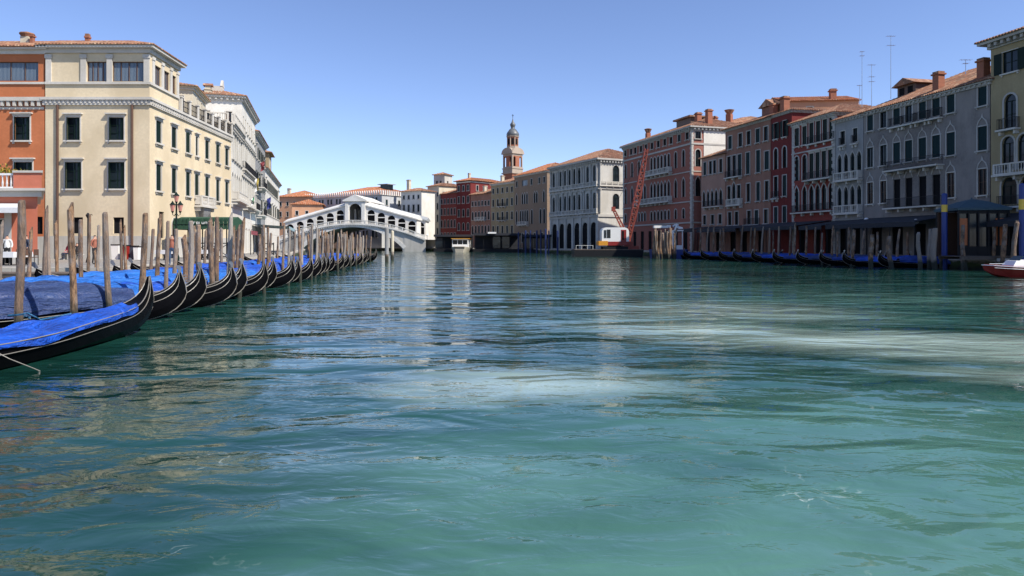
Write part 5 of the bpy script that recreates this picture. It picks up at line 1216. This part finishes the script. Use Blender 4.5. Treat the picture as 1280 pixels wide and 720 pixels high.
def domed():
    x0, x1, D = px(1186,60), px(1243,60), 60; a = (x1-x0)/2; r = thing('quay_pavilion', 'dark glazed restaurant pavilion with a blue-grey tented roof on the right quay', 'pavilion', ((x0+x1)/2, D, 0), R(-6))
    mb = MB(); mb.rings([[(-k*a,-k*1.9,z),(k*a,-k*1.9,z),(k*a,k*1.9,z),(-k*a,k*1.9,z)] for k, z in ((1.06,pz(264,60)),(1.08,pz(261,60)),(.8,pz(257.5,60)),(.45,pz(252.5,60)),(.05,pz(249,60)))]); mb.tube([(0,0,pz(250,60)),(0,0,pz(247,60))], .06, 6); mb.obj('roof', plain('blue_grey_roof', (.05,.10,.13), .6), r)
    for x in ev(-a,a,6):
        for y in (-1.8,1.8): mb = MB(); mb.box(x-.06,x+.06,y-.06,y+.06,QZ,pz(263,60)); mb.obj('post', M['iron'], r)
    mb = MB()
    mb.box(-a,a,-1.83,-1.77,QZ,1.9); mb.box(-a,a,-1.82,-1.78,pz(268,60),pz(264.3,60)); mb.obj('frame', M['iron'], r)
    mb = MB(); mb.box(-a,a,-1.70,-1.68,1.9,pz(268,60)); mb.obj('glazing', M['glass'], r); mb = MB(); mb.box(-a,a,1.6,1.7,QZ,pz(264.5,60)); mb.obj('rear_wall', M['brown'], r)
    mb = MB(); mb.box(-a+.1,-a+.8,-1.76,-1.72,2.0,4.3); mb.obj('orange_blind', M['orange'], r); mb = MB(); mb.box(1.0,1.9,-1.76,-1.72,2.0,4.3); mb.obj('orange_blind', M['orange'], r)
domed()
def lampglobe(label, xp, D, yt):
    r = thing('globe_lamp', label, 'street lamp', (px(xp,D), D, 0), 0, 'white globe lamps'); z = pz(yt, D)
    mb = MB(); mb.lathe([(.09,QZ),(.05,QZ+.3),(.04,z-.25)], 8); mb.obj('post', M['iron'], r)
    mb = MB(); n = 8; mb.lathe([(max(.26*math.sin(math.pi*i/n),.01), z-.26*math.cos(math.pi*i/n)) for i in range(n+1)], 12); mb.obj('globe', M['whitep'], r, smooth=True)
lampglobe('white globe lamp left of the blue post on the right quay', 1145, 66, 277); lampglobe('small white globe lamp below the narrow grey palace', 1083, 76, 275); lampglobe('white globe lamp on the bank at the right foot of the bridge', 534, 186, 294)

# ---------------------------------------------------------------- left quay furniture
def triple_lamp():
    D = 48; r = thing('street_lamp', 'green iron street lamp with three pink glass lanterns in front of the cream house', 'street lamp', (px(220.5,D), D, 0), 0); z = lambda y: pz(y, D)
    mb = MB(); mb.lathe([(.2,QZ),(.2,QZ+.3),(.12,QZ+.5),(.10,2.4),(.13,2.5),(.07,2.6),(.055,z(252))], 10); mb.obj('post', M['green'], r)
    mb = MB()
    for s in (-1,1): mb.tube([(0,0,z(266)),(s*.15,0,z(270)),(s*.27,0,z(268)),(s*.27,0,z(264))], .025, 6)
    mb.obj('bracket', M['green'], r)
    pk = plain('pink_lamp_glass', (.55,.25,.20), .3)
    for x, yb, yt in ((-.27,264,251),(.27,264,251),(0,252,240)):
        mb = MB(); a, c = z(yb), z(yt); mb.lathe([(.10,a),(.20,a+(c-a)*.6)], 6, (x,0,0)); o = mb.obj('lantern', pk, r)
        mb = MB(); mb.lathe([(.23,a+(c-a)*.6),(.20,a+(c-a)*.66),(.08,a+(c-a)*.85),(.02,c)], 6, (x,0,0)); mb.lathe([(.05,a-.12),(.11,a)], 6, (x,0,0)); mb.obj('lantern_cap', M['green'], o)
triple_lamp()
def lantern(label, xp, D, yt):
    r = thing('street_lamp', label, 'street lamp', (px(xp,D), D, 0), 0); z = pz(yt, D)
    mb = MB(); mb.lathe([(.14,QZ),(.06,QZ+.4),(.045,z-.3)], 8); mb.obj('post', M['iron'], r)
    mb = MB(); mb.tube([(0,0,z-.3),(.2,0,z-.1),(.28,0,z-.15)], .03, 5); mb.lathe([(.06,z-.35),(.14,z-.15),(.03,z)], 8); mb.obj('lantern', M['iron'], r)
lantern('thin street lamp standing before the cream house front wall', 110, 44, 266)
def flag(label, xp, D, yt, yb, cols, ln):
    r = thing('flag', label, 'flag', (px(xp,D), D, 0), 0, 'flags hung from the left bank facades'); zt, zb = pz(yt,D), pz(yb,D)
    mb = MB(); mb.tube([(-1.6,.6,zb-.6),(.35,0,zt+.25)], .04, 6); mb.obj('flagpole', M['woodw'], r)
    mb = MB(); k = len(cols); w_ = .5
    for i in range(k):
        for j in range(8):
            def P(a, c): return (.15-w_*a/ k*1.0, .12*math.sin(c*7+a*2.0), zt-(zt-zb)*c*.85 - .15*a)
            mb.q([P(i,j/8),P(i+1,j/8),P(i+1,(j+1)/8),P(i,(j+1)/8)], i)
    mb.obj('cloth', cols, r)
bl = plain('flag_blue', (.02,.03,.18), .7); rd = plain('flag_red', (.20,.03,.04), .7); gn = plain('flag_green', (.02,.20,.07), .7); yl = plain('flag_yellow', (.35,.27,.05), .7)
flag('dark blue flag hanging from the grey-white palace', 337, 100, 246, 262, [bl, bl], 1)
flag('green white and red flag on the tall white palace', 316, 88, 246, 256, [gn, M['awnw'], rd], 1)
flag('deep red flag high on the grey-white palace', 329, 99, 201, 214, [rd, rd], 1)
flag('yellow-striped banner below the deep red flag', 322, 96, 222, 240, [yl, M['awnw']], 1)
def awning(label, A, B, dep, z0, z1, mat):
    r = canopy(label, A, B, dep, z0, z1, mat, 'cloth awnings along the left quay'); r.name = 'awning'; r['category'] = 'awning'; return r
awning('small dark red awning at the foot of the white palace', LP(1), LP(8), 2.0, 3.6, 4.0, 'awnr')
awning('pale blue flat awning below the grey-white palace', LP(22), LP(42), 5.0, 4.6, 4.9, 'awnb')
# X-braced fence panels and cafe tables on the left quay
def xfence(label, x0, x1, y, rz=0):
    r = thing('fence_panel', label, 'fence', (x0, y, QZ), rz, 'cross-braced fence panels'); L = x1-x0; n = max(1, int(L/1.5)); mb = MB()
    for i in range(n+1): mb.box(L*i/n-.04, L*i/n+.04, -.04, .04, 0, 1.35)
    mb.box(0,L,-.03,.03,1.22,1.30); mb.box(0,L,-.03,.03,.12,.2)
    for i in range(n):
        a, c = L*i/n+.05, L*(i+1)/n-.05; mb.tube([(a,.0,.2),(c,0,1.2)], .03, 4); mb.tube([(a,.001,1.2),(c,0.001,.2)], .03, 4)
    mb.obj('frame', M['iron'], r)
xfence('cross-braced dark fence panel under the green awning', px(262,56), px(285,56), 56); xfence('cross-braced fence panel farther along the left quay', px(322,72), px(342,72), 72); xfence('long dark rail of the terrace under the green awning', px(232,54), px(258,54), 54.2)
def table(label, x, y, z=QZ, s=1.0):
    r = thing('cafe_table', label, 'table', (x, y, z), 0, 'white cafe tables on the left quay')
    mb = MB(); mb.box(-.45,.45,-.45,.45,.71,.75); mb.q([(-.46,-.46,.74),(.46,-.46,.74),(.46,-.46,.45),(-.46,-.46,.45)]); mb.q([(.46,-.46,.74),(.46,.46,.74),(.46,.46,.45),(.46,-.46,.45)]); mb.obj('tabletop', M['awnw'], r)
    mb = MB(); mb.tube([(0,0,0),(0,0,.71)], .05, 6); mb.lathe([(.3,0),(.28,.04)], 8); mb.obj('leg', M['iron'], r)
def chair(label, x, y, rz, z=QZ):
    r = thing('cafe_chair', label, 'chair', (x, y, z), rz, 'dark cafe chairs on the left quay')
    mb = MB(); mb.box(-.22,.22,-.22,.22,.43,.47); mb.obj('seat', M['brown'], r)
    mb = MB(); mb.box(-.22,.22,.19,.22,.55,.9); mb.obj('backrest', M['brown'], r)
    for a in (-.2,.17):
        for c, hh in ((-.2,.43),(.19,.55)): mb = MB(); mb.box(0,.03,0,.03,0,hh); mb.obj('leg', M['iron'], r, (a,c,0))
tn = 0
for i, (xp, D) in enumerate([(4,39),(14,38.2),(24,38.8),(205,51),(240,50.5),(252,52)]):
    wh = ['leftmost, before the coral pavilion window','second from left before the coral pavilion','third from left before the coral pavilion','left of the triple street lamp','just right of the triple street lamp','under the green awning'][i]
    table('white-clothed cafe table, '+wh, px(xp,D), D); chair('dark cafe chair at the table '+wh, px(xp,D)+.75, D, R(-90+rnd.uniform(-20,20)))
def box_thing(name, label, cat, xp, D, w_, h_, mat, z=QZ, group=None, lid=None):
    r = thing(name, label, cat, (px(xp,D), D, z), 0, group); mb = MB(); mb.rings([[(-w_/2,-.25,0),(w_/2,-.25,0),(w_/2,.25,0),(-w_/2,.25,0)],[(-w_/2-.04,-.29,h_),(w_/2+.04,-.29,h_),(w_/2+.04,.29,h_),(-w_/2-.04,.29,h_)]]); mb.obj('body', mat, r)
    if lid: mb = MB(); mb.box(-w_/2-.06,w_/2+.06,-.31,.31,h_,h_+.08); mb.obj('lid', lid, r)
box_thing('menu_stand', 'white menu stand against the cream house wall', 'stand', 146, 53, .5, 1.1, M['whitep'], group='boards and bins by the cream house', lid=M['iron'])
box_thing('menu_stand', 'bright red board between the white stand and the dark bin', 'stand', 158.5, 52.6, .22, 1.05, M['redp'], group='boards and bins by the cream house', lid=M['iron'])
box_thing('rubbish_bin', 'dark grey bin right of the bright red board', 'bin', 166, 53, .55, 1.0, plain('slate_plastic', (.05,.07,.10), .5), group='boards and bins by the cream house', lid=M['iron'])
box_thing('rubbish_bin', 'white bin close to the corner of the cream house', 'bin', 172, 52.6, .3, .95, M['whitep'], group='boards and bins by the cream house', lid=M['iron'])

# ---------------------------------------------------------------- people
def person(label, loc, rz, pose, top, leg, skin, hair, z=QZ):
    h = 1.0; J = {}
    if pose == 'stand':
        J = dict(pel=(0,0,.95), che=(0,0,1.25), nek=(0,0,1.47), hed=(0,-.02,1.56), top=(0,0,1.72), hl=(.10,0,.9), kl=(.11,-.03,.5), al=(.11,.02,.09), fl=(.12,-.16,.04), hr=(-.10,0,.9), kr=(-.11,-.02,.5), ar=(-.12,.05,.09), fr=(-.13,-.12,.04),
                 sl=(.19,0,1.42), el=(.25,.03,1.15), wl=(.24,-.10,.93), sr=(-.19,0,1.42), er=(-.26,.03,1.15), wr=(-.22,-.12,.95))
    else:
        J = dict(pel=(0,0,.52), che=(0,.02,.82), nek=(0,0,1.04), hed=(0,-.03,1.13), top=(0,-.01,1.29), hl=(.10,-.03,.50), kl=(.13,-.44,.50), al=(.13,-.46,.09), fl=(.13,-.64,.04), hr=(-.10,-.03,.50), kr=(-.13,-.44,.50), ar=(-.13,-.42,.09), fr=(-.14,-.60,.04),
                 sl=(.19,0,.99), el=(.24,-.05,.74), wl=(.14,-.28,.62), sr=(-.19,0,.99), er=(-.25,-.05,.74), wr=(-.12,-.28,.62))
    keys = list(J); E = [('pel','che'),('che','nek'),('nek','hed'),('hed','top'),('pel','hl'),('hl','kl'),('kl','al'),('al','fl'),('pel','hr'),('hr','kr'),('kr','ar'),('ar','fr'),('nek','sl'),('sl','el'),('el','wl'),('nek','sr'),('sr','er'),('er','wr')]
    rad = dict(pel=.15, che=.16, nek=.06, hed=.09, top=.075, hl=.10, kl=.065, al=.045, fl=.04, hr=.10, kr=.065, ar=.045, fr=.04, sl=.075, el=.05, wl=.035, sr=.075, er=.05, wr=.035)
    me = bpy.data.meshes.new('person'); me.from_pydata([J[k] for k in keys], [(keys.index(a), keys.index(b2)) for a, b2 in E], []); me.update()
    o = place(me, 'person', None, (loc[0], loc[1], z), rz)
    md = o.modifiers.new('s', 'SKIN'); 
    for i, k in enumerate(keys): me.skin_vertices[0].data[i].radius = (rad[k]*.9, rad[k]*.9)
    me.skin_vertices[0].data[0].use_root = True
    o.modifiers.new('ss', 'SUBSURF').levels = 1; o.modifiers['ss'].render_levels = 1
    dg = bpy.context.evaluated_depsgraph_get(); m2 = bpy.data.meshes.new_from_object(o.evaluated_get(dg)); o.modifiers.clear(); o.data = m2
    for mt in (top, leg, skin, hair): m2.materials.append(mt)
    hip = J['pel'][2]
    for p in m2.polygons:
        c = p.center; idx = 0
        if c.z > J['nek'][2]+.02: idx = 2
        if c.z > J['nek'][2]+.02 and (c.z > J['top'][2]-.07 or c.y > J['hed'][1]+.04): idx = 3
        if c.z < hip+.02 and not (abs(c.x) > .19 and pose == 'stand') and not (pose != 'stand' and c.z > .56): idx = 1
        if (Vector(c)-Vector(J['wl'])).length < .09 or (Vector(c)-Vector(J['wr'])).length < .09: idx = 2
        p.material_index = idx; p.use_smooth = True
    tag(o, label, 'person'); return o
sk = plain('skin', (.45,.26,.18), .6); hb = plain('dark_hair', (.03,.02,.015), .8)
cl = {'red': plain('red_cloth', (.40,.03,.07), .8), 'navy': plain('navy_cloth', (.02,.03,.06), .8), 'white': plain('white_cloth', (.65,.65,.63), .8), 'black': plain('black_cloth', (.015,.015,.018), .8), 'denim': plain('denim_cloth', (.05,.09,.17), .8), 'rust': plain('rust_cloth', (.30,.10,.06), .8), 'blue': plain('pale_blue_cloth', (.15,.28,.42), .8)}
def bench(label, x, y, w_=1.6, grp='stone benches'):
    r = thing('bench', label, 'bench', (x, y, QZ), 0); mb = MB(); mb.box(-w_/2,w_/2,-.2,.25,.36,.44); mb.obj('seat', M['stone'], r)
    for s in (-1,1): mb = MB(); mb.box(-.08,.08,-.15,.2,0,.358); mb.obj('leg', M['stone'], r, (s*(w_/2-.2),0,0))
bench('low stone bench under the two seated people', px(90,52.5), 52.5)
person('person in a red and white top and dark trousers seated before the cream house', (px(86,52.5), 52.5), R(-25), 'sit', cl['red'], cl['navy'], sk, hb)
person('person in black seated right of the one in red', (px(96.5,52.5), 52.5), R(15), 'sit', cl['black'], cl['black'], sk, hb)
person('person in a white shirt standing behind the pavilion tables', (px(9,40), 40), R(20), 'stand', cl['white'], cl['black'], sk, hb)
person('person in dark clothes standing near the pavilion window', (px(33,39.5), 39.5), R(-30), 'stand', cl['navy'], cl['black'], sk, hb)
person('person in a rust coloured top standing on the dock below the triple lamp', (px(215,38), 38), R(10), 'stand', cl['rust'], cl['denim'], sk, hb, .9)
person('person in pale blue standing right of the triple lamp', (px(241,46), 46), R(-60), 'stand', cl['blue'], cl['denim'], sk, hb)
person('person in brown by the bent pole near the dock', (px(118.5,40), 40), R(80), 'stand', cl['rust'], cl['black'], sk, hb)

# ---------------------------------------------------------------- roof aerials
def aerial(label, xp, D, y0, y1, arms):
    r = thing('roof_antenna', label, 'antenna', (px(xp,D), D, pz(y0,D)), 0, 'thin antennas on the right bank roofs'); H_ = pz(y1,D)-pz(y0,D)
    mb = MB(); mb.tube([(0,0,-1.5),(0,0,H_)], [.045,.03], 5); mb.obj('mast', M['steel'], r)
    mb = MB()
    for f, L in arms:
        mb.tube([(-L/2,0,H_*f),(L/2,0,H_*f)], .018, 4)
        for k in ev(-L/2,L/2,5): mb.tube([(k,-.25,H_*f),(k,.25,H_*f)], .012, 4)
    mb.obj('aerial', M['steel'], r)
aerial('tallest roof antenna left of the big dormer', 1077.5, 86, 122, 64, [(.99,.5),(.9,.5)]); aerial('short roof antenna left of the tall ones', 1074.5, 88, 124, 106, [(.95,.6)])
aerial('medium roof antenna with three small aerials', 1089.5, 86, 120, 80, [(.97,.9),(.6,.7),(.45,.7)]); aerial('lone tall antenna rising behind the dormer', 1113.5, 82, 108, 44, [(.98,1.0),(.8,.9)])
aerial('small antenna beside the right chimney of the grey house', 1207, 70, 92, 74, [(.95,1.1),(.7,.5)])
# wires and ropes
def rope(label, pts, rad=.008, mat='linegrey'):
    mb = MB(); mb.tube(pts, rad, 5); return tag(mb.obj('mooring_rope', M[mat]), label, 'rope')
rope('pale mooring rope hanging from the nearest gondola into the water', [(-8.35,10.85,.46),(-8.1,11.0,.25),(-7.9,11.2,.08),(-7.78,11.35,-.04)])
tl = Vector((px(27,13.6),13.6,0)); rope('teal rope looped round the thickest mooring pole', [(tl.x+.15*math.cos(a)*(1+.6*(k>6)), tl.y+.15*math.sin(a)-.02*k, .62+.012*k) for k, a in enumerate(ev(0,6.5,11))] + [(tl.x+.45,tl.y-.1,.6),(tl.x+.8,tl.y+.3,.68)], .02, 'tarp_teal')

def marquee():
    D = 56.5; x0, x1 = px(217,D), px(290,D); W = x1-x0; zt, zb = pz(272,D), pz(287,D)
    r = thing('restaurant_marquee', 'dark green canvas marquee with pale lettering on the quay beside the cream house', 'awning', (x0, D, 0), 0)
    mb = MB(); mb.q([(0,0,zt-.25),(W,0,zt-.25),(W,1.3,zt+.1),(0,1.3,zt+.1)]); mb.q([(0,2.4,zt-.25),(0,1.3,zt+.1),(W,1.3,zt+.1),(W,2.4,zt-.25)])
    for a, c in ((0,W*.27),(W*.29,W*.70),(W*.715,W)):
        n = 8
        for i in range(n):
            u0, u1 = a+(c-a)*i/n, a+(c-a)*(i+1)/n; mb.q([(u0,-.02,zb+.04*(i%2)),(u1,-.02,zb+.04*((i+1)%2)),(u1,-.02-.05*(i%2),zt-.05),(u0,-.02-.05*(i%2),zt-.05)])
        mb.box(a,c,-.09,-.03,zt-.52,zt-.46)
    mb.q([(W,0,zt-.25),(W,0,zb),(W,2.4,zb),(W,2.4,zt-.25),(W,1.3,zt+.1)]); mb.q([(0,0,zt-.25),(0,1.3,zt+.1),(0,2.4,zt-.25),(0,2.4,zb),(0,0,zb)])
    cl_ = mb.obj('canvas', M['awng'], r)
    for u in (.1, W*.28, W*.71, W-.1):
        for y in (.05, 2.3): mb = MB(); mb.tube([(u,y,QZ),(u,y,zt-.3)], .05, 6); mb.obj('post', M['iron'], r)
    mb = MB(); q = random.Random(3); u = W*.31
    while u < W*.66:   # pale lettering too small to read in the photograph: letter-high strokes
        wd = q.choice((.10,.13,.16)); i = q.randrange(12); mb.box(u,u+.03,-.12,-.10,zb+.46,zb+.64)
        if i % 3 != 1: mb.box(u+.03,u+wd,-.12,-.10,zb+.60,zb+.64)
        if i % 2: mb.box(u+.03,u+wd,-.12,-.10,zb+.46,zb+.50)
        if i % 4 != 2: mb.box(u+wd,u+wd+.03,-.12,-.10,zb+.46,zb+.64)
        u += wd+.09
    mb.obj('lettering', M['whitep'], cl_)
marquee()
